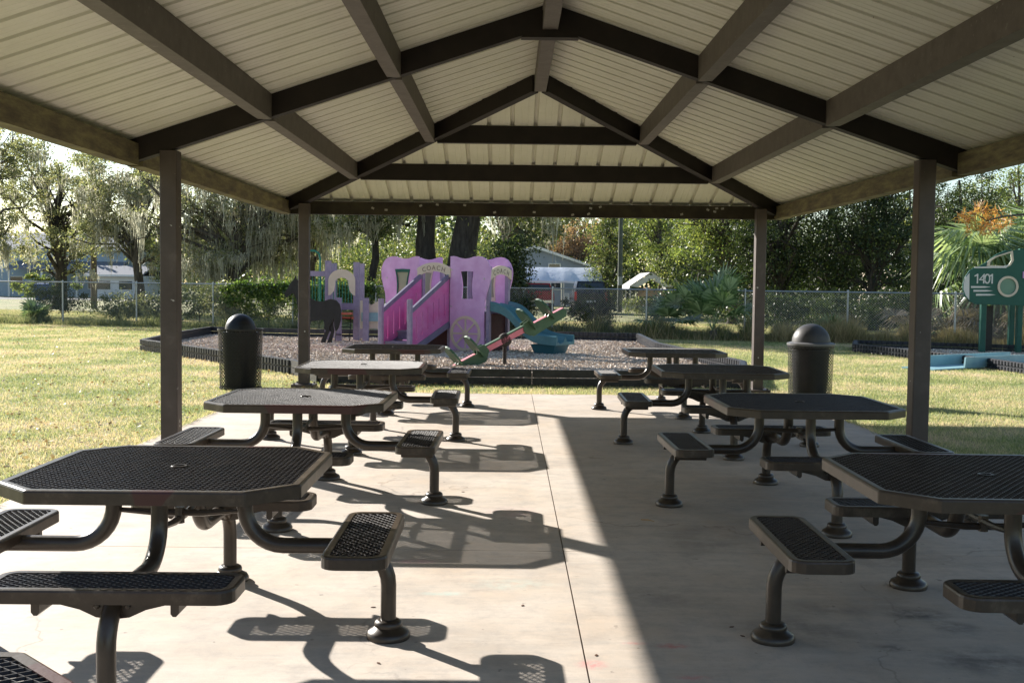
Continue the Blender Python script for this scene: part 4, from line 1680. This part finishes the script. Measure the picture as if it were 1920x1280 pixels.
for i, (px, Yd, lab, lf, s) in enumerate((
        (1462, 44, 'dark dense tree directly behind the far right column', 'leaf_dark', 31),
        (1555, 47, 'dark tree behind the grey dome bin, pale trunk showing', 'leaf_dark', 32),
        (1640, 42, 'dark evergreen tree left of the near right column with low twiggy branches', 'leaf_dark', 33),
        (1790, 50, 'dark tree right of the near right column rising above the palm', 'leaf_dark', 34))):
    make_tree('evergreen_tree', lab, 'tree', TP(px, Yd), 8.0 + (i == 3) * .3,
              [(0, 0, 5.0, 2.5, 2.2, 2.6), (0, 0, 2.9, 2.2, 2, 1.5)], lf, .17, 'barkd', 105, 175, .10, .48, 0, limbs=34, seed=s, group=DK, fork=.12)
make_tree('pine_tree', 'tall airy pine against the sky at the right edge', 'pine tree', TP(1905, 64), 11.0,
          [(0, 0, 6.8, 3.2, 2, 1.9), (-.8, 0, 3.9, 2.4, 2, 1.4)], 'leaf_bright', .2, 'bark', 50, 170, .13, .55, 0, limbs=24, seed=35, fork=.3)
make_tree('broadleaf_tree', 'light grey green tree behind the big palm at the right', 'tree', TP(1835, 58), 8.4,
          [(0, 0, 4.6, 2.4, 2, 2.6)], 'leaf_oak', .17, 'bark', 70, 150, .12, .5, 0, limbs=26, seed=36, fork=.2)

# dead orange pine bough reaching in from the right
bo = at(1960, 400, 31)
t = thing('dead_pine_bough', 'orange dead pine bough reaching in from the right edge above the palm', 'branch', bo)
pts = [at(*q, 31) - bo for q in ((1985, 396), (1920, 402), (1880, 406), (1850, 414), (1828, 400), (1812, 404))]
mb = MB().tube(pts, [.06, .035, .03, .022, .014, .006], 6)
for q in ((1850, 414, 1835, 432), (1880, 406, 1860, 388), (1828, 400, 1822, 420)):
    mb.tube([at(q[0], q[1], 31) - bo, at(q[2], q[3], 31.1) - bo], [.014, .004], 5)
mb.build('bough', M['bark'], t, True)
rg = np.random.default_rng(77)
Cn = [np.array(at(px, py, 31) - bo) for px, py in ((1812, 404), (1820, 410), (1830, 398), (1826, 422), (1838, 430), (1843, 418), (1852, 408), (1866, 416), (1808, 414), (1850, 395))]
Cn += [np.array(at(px, py, 31.2) - bo) for px, py in ((1800, 408), (1818, 432), (1870, 398), (1858, 428), (1890, 412), (1834, 388), (1845, 438), (1878, 424))]
V = []
for c in Cn:
    for q in range(34):
        dd = rg.normal(size=3); dd /= np.linalg.norm(dd)
        e = c + dd * .03 + rg.normal(size=3) * .05
        f_ = e + dd * (.12 + .12 * rg.random())
        sd = np.cross(dd, rg.normal(size=3)); sd = sd / np.linalg.norm(sd) * .011
        V.append([e - sd, e + sd, f_ + sd * .3, f_ - sd * .3])
bulk('needles', np.array(V), 4, M['leaf_orange'], t)


# palms
def frond_mesh(seed, L_=.9, n=19, pet=1.0, bend=.35, wd=.042):
    """fan frond along +x: petiole then radiating leaflets"""
    rg = np.random.default_rng(seed)
    V = []
    w = .012
    V.append([(0, -w, 0), (pet, -w * .6, 0), (pet, w * .6, 0), (0, w, 0)])
    for k in range(n):
        a = R(-125 + 250 * k / (n - 1))
        l = L_ * (.75 + .3 * math.cos(a * .6)) * (.9 + .2 * rg.random())
        d = np.array([math.cos(a), math.sin(a), .18])
        s = np.array([-math.sin(a), math.cos(a), 0]) * wd * (.8 + .4 * rg.random())
        p0 = np.array([pet, 0, 0])
        p1 = p0 + d * l * .55
        dr = bend * (.7 + .6 * rg.random())
        p2 = p0 + d * l * np.array([.98, .98, 1]) - np.array([0, 0, dr * l])
        V.append([p0 - s * .15, p0 + s * .15, p1 + s, p1 - s])
        V.append([p1 - s, p1 + s, p2 + s * .08, p2 - s * .08])
    return np.array(V, dtype=float)


def rotm(yaw, pitch):
    return np.array(Matrix.Rotation(yaw, 3, 'Z') @ Matrix.Rotation(-pitch, 3, 'Y'))


def palm(label, base, trunk_h, nf, L_, pet, seed, m='frond', trunk_r=.16, pr=(-30, 80), cat='palm', tb='bark', dead=0, name='fan_palm', bend_=.22):
    t = thing(name, label, cat, base)
    rg = np.random.default_rng(seed)
    if trunk_h > .1:
        MB().tube([(0, 0, -.1), (.03, 0, trunk_h * .5), (0, 0, trunk_h)], [trunk_r * 1.2, trunk_r, trunk_r * 1.1], 12).build('trunk', M[tb], t, True)
    for i in range(nf + dead):
        isd = i >= nf
        V = frond_mesh(seed * 50 + i, L_, pet=pet * (.7 + .5 * rg.random()), bend=bend_ * (.6 + rg.random()) + (.5 if isd else 0))
        pitch = R(rg.uniform(*pr)) if not isd else R(rg.uniform(-85, -50))
        V = V @ rotm(i * 2.399 + rg.uniform(-.3, .3), pitch).T
        V[:, :, 2] += trunk_h
        bulk('frond', V, 4, M['dfrond'] if isd else M[m], t, seed=i)
    return t


palm('green fan palm clump at the fence in front of the far right column', TP(1338, 33.2), .30, 17, .70, 1.2, 3, pr=(12, 85), trunk_r=.10, bend_=.14)
palm('smaller drooping fan palm left of the large clump at the fence', TP(1262, 34.4), .35, 12, .6, .7, 4, pr=(-5, 70), trunk_r=.08)
palm('small spiky palmetto behind the grey domed bin', TP(1562, 33.0), .05, 10, .5, .35, 5, pr=(25, 85), trunk_r=.05, name='palmetto')
palm('small palmetto at the left fence foot', TP(66, 40.2), .05, 9, .5, .4, 6, pr=(25, 85), trunk_r=.05, name='palmetto')
palm('large bright cabbage palm behind the green train panel', TP(1838, 34.5), 2.2, 38, 1.0, 1.05, 7, pr=(-40, 85), trunk_r=.2, dead=8, bend_=.7)
palm('second cabbage palm cut by the right picture edge', TP(1935, 35.5), 2.6, 36, 1.0, .95, 8, pr=(-40, 85), trunk_r=.2, dead=6, bend_=.7)
# pile of dead fronds at the fence
t = thing('frond_pile', 'heap of grey dead palm fronds behind the fence under the cabbage palm', 'dead frond heap', TP(1815, 33.2))
V = []
rg = np.random.default_rng(91)
for i in range(46):
    v = frond_mesh(900 + i, .75, 22, .7, .5, .03)
    v = v @ rotm(rg.random() * 6.28, R(rg.uniform(-25, 30))).T
    v += np.array([rg.uniform(-1.9, 2.2), rg.uniform(-.5, .7), rg.uniform(.1, .75)])
    V.append(v)
V = np.concatenate(V)
V[:, :, 2] = np.maximum(V[:, :, 2], .02)
bulk('dead_fronds', V, 4, M['dfrond'], t)


# shrubs along / behind the fence
def shrub(label, px, Y, rx, rz, leaf, seed, per=150, ncl=26, ls=.075, name='shrub', cz_=None, group='shrubs along the fence'):
    make_tree(name, label, 'shrub', TP(px, Y), rz * 2, [(0, 0, cz_ if cz_ else rz * .95, rx, .6, rz)], leaf, .02, 'bark', ncl, per, ls, .26, 0, limbs=12, seed=seed, group=group, fork=.1)


shrub('leafy dark shrub at the foot of the forked tree, left of the street pole', 118, 44, 1.1, .85, 'leaf_dark', 51)
shrub('low brownish shrub right of the street pole behind the fence', 225, 41, 1.4, .55, 'leaf_oak', 52)
shrub('olive shrub left of the near left column behind the fence', 275, 40, 1.2, .6, 'leaf_yel', 53)
shrub('silvery shrub right of the near left column behind the fence', 375, 39.5, 1.0, .75, 'leaf_oak', 54)
shrub('large olive green shrub behind the black mesh bin', 440, 38.5, 1.2, .82, 'leaf_yel', 55, ncl=34)
shrub('green shrub between black mesh bin and far left column', 505, 38, .9, .7, 'leaf_bright', 56)
shrub('bright green shrub behind the play tower', 600, 37.6, 1.2, .7, 'leaf_bright', 57, ncl=34)
shrub('green hedge shrub between play tower and coach', 685, 37, .9, .75, 'leaf_bright', 58, ncl=34)
shrub('dark leafy shrub on the fence in front of the dark car', 1105, 35.2, .8, .8, 'leaf_dark', 59, ncl=26)
shrub('dark vine shrub at the fence right of the coach', 972, 35.4, .7, .8, 'leaf_dark', 60, ncl=26)
shrub('pale leafed shrub in front of the boat shelter', 1215, 52, 1.2, .6, 'leaf_oak', 61)
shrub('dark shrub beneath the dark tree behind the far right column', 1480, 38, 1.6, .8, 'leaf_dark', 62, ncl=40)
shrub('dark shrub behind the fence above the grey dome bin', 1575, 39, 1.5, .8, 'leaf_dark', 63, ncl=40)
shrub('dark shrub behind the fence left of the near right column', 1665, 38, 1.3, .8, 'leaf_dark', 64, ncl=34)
shrub('bright weeds shrub by the pale building', 1705, 52, 1.1, .5, 'leaf_bright', 65, ncl=20)
shrub('yellow green bushes by the far street at the left edge', 85, 82, 2.6, 1.0, 'leaf_bright', 66, ncl=30, ls=.14)
# vine blanket over the fence
V = []
rg = np.random.default_rng(93)
d = FB - FA
vt = thing('fence_vine', 'thick green vine blanket over the fence behind the horse panel', 'vine', FA)
cps = []
for px in np.linspace(425, 700, 60):
    r_ = (px - 955) / F
    tt = (r_ * FA.y - FA.x) / (d.x - r_ * d.y)
    for k in range(3):
        p = d * tt
        cps.append((p.x, p.y - .05, 1.44 - rg.random() ** 2 * .55))
cps = np.array(cps)
P = np.repeat(cps, 45, 0) + rg.normal(size=(len(cps) * 45, 3)) * np.array([.14, .09, .10])
bulk('vine_leaves', leaves_at(P, .075, rg, aspect=.8), 4, M['vine'], vt)

# far woods closing the horizon: one mass
rg = np.random.default_rng(99)
n = 190
C = []
for i in range(n):
    px = rg.uniform(330, 2050) if i % 5 else rg.uniform(-120, 2050)
    Y = rg.uniform(96, 125)
    tall = 9.5 + 3.5 * math.sin(px * .011) + 2 * math.sin(px * .031 + 1)
    if px < 330:
        tall = 6.0
    if px > 1760:
        tall = 8.0
    for k in range(9):
        C.append(((px - 955) / F * Y + rg.normal() * 1.2, Y + rg.normal() * 1.5, GZ + .8 + (tall - .8) * (k + rg.random()) / 9))
C = np.array(C)
P = np.repeat(C, 60, 0) + rg.normal(size=(len(C) * 60, 3)) * np.array([1.3, 1.2, .8])
tag(bulk('far_woods', leaves_at(P[P[:, 2] > 0], .42, rg, aspect=.7), 4, M['leaf_oak']), 'far olive woods closing the view beyond the houses', 'woods', kind='stuff')
# dark undergrowth behind right fence
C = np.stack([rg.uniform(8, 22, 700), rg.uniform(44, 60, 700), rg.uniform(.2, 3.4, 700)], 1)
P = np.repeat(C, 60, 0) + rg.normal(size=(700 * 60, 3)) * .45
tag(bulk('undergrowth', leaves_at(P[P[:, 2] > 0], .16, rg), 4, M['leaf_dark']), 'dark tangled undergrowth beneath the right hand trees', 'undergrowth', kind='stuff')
C = np.stack([rg.uniform(-14, -1, 700), rg.uniform(62, 80, 700), rg.uniform(.2, 4.2, 700)], 1)
P = np.repeat(C, 50, 0) + rg.normal(size=(700 * 50, 3)) * .55
tag(bulk('undergrowth', leaves_at(P[P[:, 2] > 0], .17, rg), 4, M['leaf_oak']), 'olive undergrowth beneath the mossy oaks', 'undergrowth', kind='stuff')

# ------------------------------------------------------------------ POLES
for px, Y, top, r_, m_, lab in ((178, 60, 325, .15, 'wood', 'dark wooden street pole at the left behind the fence'), (1162, 66, 380, .13, 'greenpole', 'grey green utility pole between house and boat shelter')):
    b = TP(px, Y)
    h = at(px, top, Y).z + 1.5
    t = thing('utility_pole', lab, 'utility pole', b)
    MB().tube([(0, 0, -.1), (0, 0, h)], [r_ * 1.15, r_ * .85], 12).build('pole_shaft', M[m_], t, True)
    MB().box(-.9, .9, -.20, -.12, h - .6, h - .48).build('cross_arm', M['wood'], t)
    MB().box(-.12, .12, -.32, -.14, 1.6, 2.1).build('meter_box', M['galv'], t)

# ------------------------------------------------------------------ HOUSES


def house(label, X0, X1, Y0, Y1, hw, hr, wallm, ridge='y', wins=(), name='house', porch=False):
    t = thing(name, label, 'house', ((X0 + X1) / 2, Y0, GZ))
    w, dp = (X1 - X0) / 2, Y1 - Y0
    # siding courses
    mb = MB()
    z = 0
    while z < hw - .01:
        mb.quadbox([(-w, -.012, z), (w, -.012, z), (w, dp, z), (-w, dp, z), (-w, 0, z + .17), (w, 0, z + .17), (w, dp, z + .17), (-w, dp, z + .17)])
        z += .172
    if ridge == 'y':
        mb.prism([(-w, z), (w, z), (0, hr)], .0, dp, 'y')
    wall = mb.build('wall', wallm, t)
    if ridge == 'y':
        s = (hr - z) / w
        q = MB().prism([(-w - .4, z - .4 * s + .01), (0, hr + .02), (w + .4, z - .4 * s + .01), (w + .4, z - .4 * s + .14), (0, hr + .16), (-w - .4, z - .4 * s + .14)], -.35, dp + .3, 'y')
        q.build('roof', M['shingle'], t)
        q = MB().prism([(-w - .4, z - .4 * s - .06), (0, hr - .06), (w + .4, z - .4 * s - .06), (w + .4, z - .4 * s + .13), (0, hr + .15), (-w - .4, z - .4 * s + .13)], -.38, -.352, 'y')
        q.build('fascia', M['white'], t)
    else:
        q = MB().prism([(-.5, z - .05), (dp / 2, hr), (dp + .5, z - .05), (dp + .5, z + .07), (dp / 2, hr + .14), (-.5, z + .07)], -w - .4, w + .4, 'x')
        q.build('roof', M['shingle'], t)
        MB().box(-w - .4, w + .4, -.53, -.505, z - .08, z + .08).build('fascia', M['white'], t)
    for (x, zc, ww, wh) in wins:
        f = MB().prism([(x - ww / 2 - .07, zc - wh / 2 - .07), (x + ww / 2 + .07, zc - wh / 2 - .07), (x + ww / 2 + .07, zc + wh / 2 + .07), (x - ww / 2 - .07, zc + wh / 2 + .07)], -.06, -.02, 'y',
                       holes=[[(x - ww / 2, zc - wh / 2), (x + ww / 2, zc - wh / 2), (x + ww / 2, zc + wh / 2), (x - ww / 2, zc + wh / 2)]]).build('window', M['white'], t)
        MB().box(x - ww / 2, x + ww / 2, -.035, -.022, zc - wh / 2, zc + wh / 2).build('pane', M['glass'], f)
    return t


xx = lambda px, Y: (px - 955) / F * Y
house('grey sided house with white gable fascia behind the white tarp', xx(906, 84), xx(1098, 84), 84, 94, 2.95, 4.35, M['gray_side'], 'y',
      [(xx(1039, 84) - xx(1002, 84), 2.9, .8, .45), (xx(1042, 84) - xx(1002, 84), 1.5, .7, .5)])
h = house('pale blue street house behind the trees at the left edge', xx(-60, 98), xx(238, 98), 98, 108, 4.1, 5.6, M['blue_side'], 'x',
          [(-5.4, 2.9, .9, 1.2), (-2.6, 1.2, 1.1, 1.0), (1.2, 2.8, .9, 1.2), (4.2, 1.3, 1.0, 1.1)])
mb = MB().prism([(-2.6, 2.35), (-.02, 3.0), (-.02, 3.12), (-2.6, 2.47)], -2.5, 7.2, 'x')
mb.build('porch_roof', M['shingle'], h)
for x in (-2.2, 0.6, 3.6, 6.8):
    MB().box(x - .08, x + .08, -2.45, -2.29, 0, 2.36).build('porch_column', M['white'], h)
house('long low white trimmed bungalow seen through the mossy oaks', xx(172, 92), xx(262, 92), 92, 97, 1.9, 2.6, M['white'], 'x', [(-.9, 1.1, 1.1, .7), (.9, 1.1, 1.1, .7)])
house('cream building glimpsed beside the near right column', xx(1688, 66), xx(1745, 66), 66, 74, 2.6, 3.5, M['cream'], 'x', [(.05, 1.5, .55, .9)])

# tarp carport
t = thing('tarp_canopy', 'white tarp canopy in front of the grey house over the red truck', 'canopy', (xx(1055, 77), 77, GZ))
wv = (xx(1126, 77) - xx(984, 77)) / 2
mb = MB()
nx = 30
rg = random.Random(4)
rows = [(-1.6, 1.70), (-1.58, 1.84), (-.6, 2.45), (.2, 2.78), (1.6, 2.0)]
for i in range(nx + 1):
    x = -wv + 2 * wv * i / nx
    sg = .010 * math.sin(i * .55) + rg.uniform(-.012, .012)
    for y, z in rows:
        mb.v.append((x, y, z + sg * (1 if y < 0 else .3)))
nr = len(rows)
for i in range(nx):
    for k in range(nr - 1):
        a = i * nr + k
        mb.f.append((a, a + nr, a + nr + 1, a + 1))
mb.build('tarp', M['tarp'], t, True, fix=False)
for x in (-wv + .1, 0, wv - .1):
    for y in (-1.5, 1.5):
        MB().tube([(x, y, 0), (x, y, 1.7)], .03, 8).build('pole', M['white'], t, True)


# vehicles seen from behind (rear faces the camera, -y)
def vehicle(name, label, cat, x, Y, w, bodym, hood, roof, suv=False, rz=0):
    t = thing(name, label, cat, (x, Y, GZ), rz)
    hw = w / 2
    L_ = 4.7

    def ring(pts):  # half profile (x,z) -> closed polygon
        return pts + [(-a, b) for a, b in pts[::-1]]
    body = ring([(hw * .86, .42), (hw * .97, .50), (hw, .72), (hw * .99, .92), (hw * .95, hood)])
    MB().prism(body, 0, L_, 'y').build('body', bodym, t, False)
    y0, y1 = (.08, 3.3) if suv else (1.75, 3.4)
    mb = MB()
    bw, tw_ = hw * .94, hw * .78
    mb.quadbox([(-bw, y0, hood + .003), (bw, y0, hood + .003), (bw, y1, hood + .003), (-bw, y1, hood + .003),
                (-tw_, y0 + .25, roof), (tw_, y0 + .25, roof), (tw_, y1 - .55, roof), (-tw_, y1 - .55, roof)])
    mb.build('cab', bodym, t)
    # rear glass slightly proud
    e = .012
    f0, f1 = .14, .86

    def gl(sx, f):
        wx = bw + (tw_ - bw) * f
        return (sx * wx * .88, y0 + .25 * f - e, hood + (roof - hood) * f)
    mb = MB()
    mb.quadbox([gl(-1, f0), gl(1, f0), tuple(a + b for a, b in zip(gl(1, f0), (0, .008, 0))), tuple(a + b for a, b in zip(gl(-1, f0), (0, .008, 0))),
                gl(-1, f1), gl(1, f1), tuple(a + b for a, b in zip(gl(1, f1), (0, .008, 0))), tuple(a + b for a, b in zip(gl(-1, f1), (0, .008, 0)))])
    mb.build('rear_window', M['glass'], t)
    if not suv:
        MB().box(-hw * .80, hw * .80, -.02, -.003, .68, hood - .05).box(-hw * .3, hw * .3, -.026, -.021, .78, .90).build('tailgate', bodym, t)
    MB().box(-hw * .95, hw * .95, -.14, -.022, .46, .62).build('bumper', M['chrome'] if not suv else M['black'], t)
    for s in (-1, 1):
        a, b = sorted((s * hw * .83, s * hw * .97))
        MB().box(a, b, -.03, -.003, .72, hood - .03 if not suv else hood + .1).build('tail_light', M['redlamp'], t)
        for yy in (.9, 3.7):
            q = MB().lathe([(.05, -.11), (.30, -.11), (.34, -.07), (.34, .07), (.30, .11), (.05, .11)], 20)
            q.xf(Matrix.Translation((s * (hw - .12), yy, .34)) @ Matrix.Rotation(PI / 2, 4, 'Y'))
            wh = q.build('wheel', M['tyre'], t, True)
            q = MB().lathe([(.01, -.112), (.18, -.112), (.19, .112), (.01, .112)], 14)
            q.xf(Matrix.Translation((s * (hw - .115), yy, .34)) @ Matrix.Rotation(PI / 2, 4, 'Y'))
            q.build('rim', M['chrome'], wh)
    MB().box(-.26, .26, -.035, -.028, .64, .76).build('number_plate', M['white'], t) if suv else None
    return t


vehicle('pickup_truck', 'red pickup truck seen from behind under the white tarp', 'truck', xx(1012, 69), 69, 1.84, M['redcar'], 1.12, 1.66)
vehicle('parked_suv', 'dark SUV seen from behind with red tail lights right of the red truck', 'car', xx(1108, 61), 61, 1.85, M['dkcar'], 1.12, 1.80, True)
# white folded chairs / ladder
t = thing('folded_ladder', 'white folded ladder leaning between the red truck and the dark car', 'ladder', (xx(1063, 60), 60, GZ))
mb = MB()
for x0, x1 in ((-.18, -.08), (.0, .02), (.16, .10)):
    mb.tube([(x0, 0, 0), (x1, .15, 1.15)], .018, 6)
for z in (.3, .6, .9):
    mb.tube([(-.15 + z * .05, .13 * z, z), (.15 - z * .03, .13 * z, z)], .015, 6)
mb.build('ladder_frame', M['white'], t)

# boat shelter and boat
Yb = 66
t = thing('boat_shelter', 'pale peaked fabric carport over a covered boat', 'shelter', (xx(1222, Yb), Yb, GZ))
wb = (xx(1264, Yb) - xx(1182, Yb)) / 2
zE, zP = 1.50, 2.42
mb = MB()
top = [(-wb - .05, zE - .12), (-wb, zE + .08), (-wb * .45, zE + .56), (-.12, zP - .04), (.12, zP - .04), (wb * .45, zE + .56), (wb, zE + .08), (wb + .05, zE - .12)]
low = [(x, z - .03) for x, z in top]
mb.prism(top + low[::-1], 0, 5, 'y')
mb.build('fabric_roof', M['tancover'] if False else mat('grey_fabric', (.36, .36, .35), (.44, .44, .43), 3, .8), t)
MB().prism([(-wb, zE + .04), (-wb * .45, zE + .50), (0, zP - .06), (wb * .45, zE + .50), (wb, zE + .04), (wb * .55, zE + .02), (.05, zE + .52), (-wb * .62, zE)], .02, .05, 'y').build('front_flap', M['white'], t)
for s in (-1, 1):
    for y in (.05, 2.5, 4.9):
        MB().tube([(s * wb * .97, y, 0), (s * wb * .97, y, zE)], .03, 8).build('pole', M['galv'], t, True)
b = thing('covered_boat', 'small dark boat under a tan cover on a trailer inside the carport', 'boat', (xx(1224, Yb + 1), Yb + 1, GZ))
hull = []
mb = MB()
st = [(0, .80, .95, .42), (1.2, .84, .98, .40), (2.6, .70, 1.02, .46), (3.7, .10, 1.12, .8)]
for y, w_, zt_, zb_ in st:
    mb.v += [(-w_, y, zt_), (-w_ * .85, y, zb_ + .12), (0, y, zb_), (w_ * .85, y, zb_ + .12), (w_, y, zt_)]
for i in range(3):
    for k in range(5):
        a, c = i * 5 + k, i * 5 + (k + 1) % 5
        mb.f.append((a, c, c + 5, a + 5))
mb.f.append((0, 1, 2, 3, 4))
mb.build('hull', M['dkcar'], b)
mb = MB()
for y, w_, zt_, zb_ in st:
    mb.v += [(-w_ * 1.02, y - .01, zt_ + .004), (-w_ * .6, y, zt_ + .36), (w_ * .6, y, zt_ + .36), (w_ * 1.02, y - .01, zt_ + .004)]
for i in range(3):
    for k in range(4):
        a, c = i * 4 + k, i * 4 + (k + 1) % 4
        mb.f.append((a, c, c + 4, a + 4))
mb.f.append((0, 1, 2, 3))
mb.build('boat_cover', M['tancover'], b)
mb = MB().beam((0, -.6, .32), (0, 4.6, .32), .09, .09)
mb.beam((-.75, 1.0, .32), (.75, 1.0, .32), .08, .08)
tl_ = mb.build('trailer', M['galv'], b)
for s in (-1, 1):
    q = MB().lathe([(.04, -.08), (.26, -.08), (.28, 0), (.26, .08), (.04, .08)], 16)
    q.xf(Matrix.Translation((s * .88, 1.0, .28)) @ Matrix.Rotation(PI / 2, 4, 'Y'))
    q.build('trailer_wheel', M['tyre'], tl_, True)

# blue wheelie bin by the street
t = thing('wheelie_bin', 'blue wheelie bin standing by the street at the far left', 'bin', (xx(82, 78), 78, GZ))
MB().quadbox([(-.36, -.34, .08), (.36, -.34, .08), (.36, .34, .08), (-.36, .34, .08), (-.46, -.42, 1.12), (.46, -.42, 1.12), (.46, .42, 1.12), (-.46, .42, 1.12)]).build('bin_body', M['bluebin'], t)
MB().quadbox([(-.49, -.46, 1.13), (.49, -.46, 1.13), (.49, .46, 1.13), (-.49, .46, 1.13), (-.42, -.40, 1.22), (.42, -.40, 1.22), (.42, .36, 1.27), (-.42, .36, 1.27)]).build('lid', M['bluebin'], t)
for s in (-1, 1):
    q = MB().lathe([(.02, -.03), (.13, -.03), (.13, .03), (.02, .03)], 14)
    q.xf(Matrix.Translation((s * .40, .34, .13)) @ Matrix.Rotation(PI / 2, 4, 'Y'))
    q.build('bin_wheel', M['tyre'], t)

# small debris on the slab
p = gnd(1215, 976)
tw_ = MB().tube([(-.05, 0, .004), (0, .004, .007), (.05, -.012, .004)], [.003, .0035, .002], 5).xf(Matrix.Rotation(-.5, 4, 'Z')).build('twig', mat('straw_twig', (.45, .28, .12), None), None)
tw_.location = (p.x, p.y, 0)
tag(tw_, 'tiny straw coloured twig on the shaded concrete right of the joint', 'twig')
dl = M['litter']
for i, (px, py) in enumerate(((868, 922), (980, 1135), (710, 1243), (700, 1138), (1118, 1228), (1392, 1192), (1372, 1175))):
    p = gnd(px, py)
    mb = MB().prism([(-.012, 0), (-.004, .006), (.006, .006), (.013, .001), (.005, -.006), (-.006, -.005)], .001, .003, 'z').xf(Matrix.Rotation(i * 1.1, 4, 'Z'))
    o = mb.build('fallen_leaf', mat('brown_leaf', (.10, .05, .03), None) if i == 0 else bpy.data.materials['brown_leaf'])
    o.location = (p.x, p.y, 0)
    tag(o, 'tiny dark dry leaf scrap lying on the concrete slab', 'leaf', 'dry leaf scraps on the slab')

# ------------------------------------------------------------------ LIGHT
SD = Vector((-1.0, 1.02, 0)).normalized()
EL = R(24.0)
sun_dir = Vector((SD.x * math.cos(EL), SD.y * math.cos(EL), math.sin(EL)))
sl_ = bpy.data.lights.new('sun', 'SUN')
sl_.energy = 5.0
sl_.angle = R(.53)
sl_.color = (1.0, .945, .87)
so = bpy.data.objects.new('sun', sl_)
COL.objects.link(so)
so.rotation_mode = 'QUATERNION'
so.rotation_quaternion = sun_dir.to_track_quat('Z', 'Y')
wd = bpy.data.worlds.new('World')
scn.world = wd
wd.use_nodes = True
nt = wd.node_tree
bg = nt.nodes['Background']
sky = nt.nodes.new('ShaderNodeTexSky')
sky.sky_type = 'NISHITA'
sky.sun_disc = False
sky.sun_elevation = EL
# nishita: rotation 0 = +Y, increasing clockwise seen from above
sky.sun_rotation = math.atan2(SD.x, SD.y)
sky.air_density = 1.0
sky.dust_density = .3
nt.links.new(sky.outputs[0], bg.inputs[0])
bg.inputs[1].default_value = .068

scn.render.engine = 'CYCLES'
scn.view_settings.view_transform = 'Standard'
scn.view_settings.look = 'None'
scn.view_settings.exposure = 1.45
scn.view_settings.gamma = 1
scn.cycles.max_bounces = 8
scn.cycles.diffuse_bounces = 5
scn.cycles.transmission_bounces = 6
scn.cycles.transparent_max_bounces = 8
scn.cycles.sample_clamp_indirect = 8
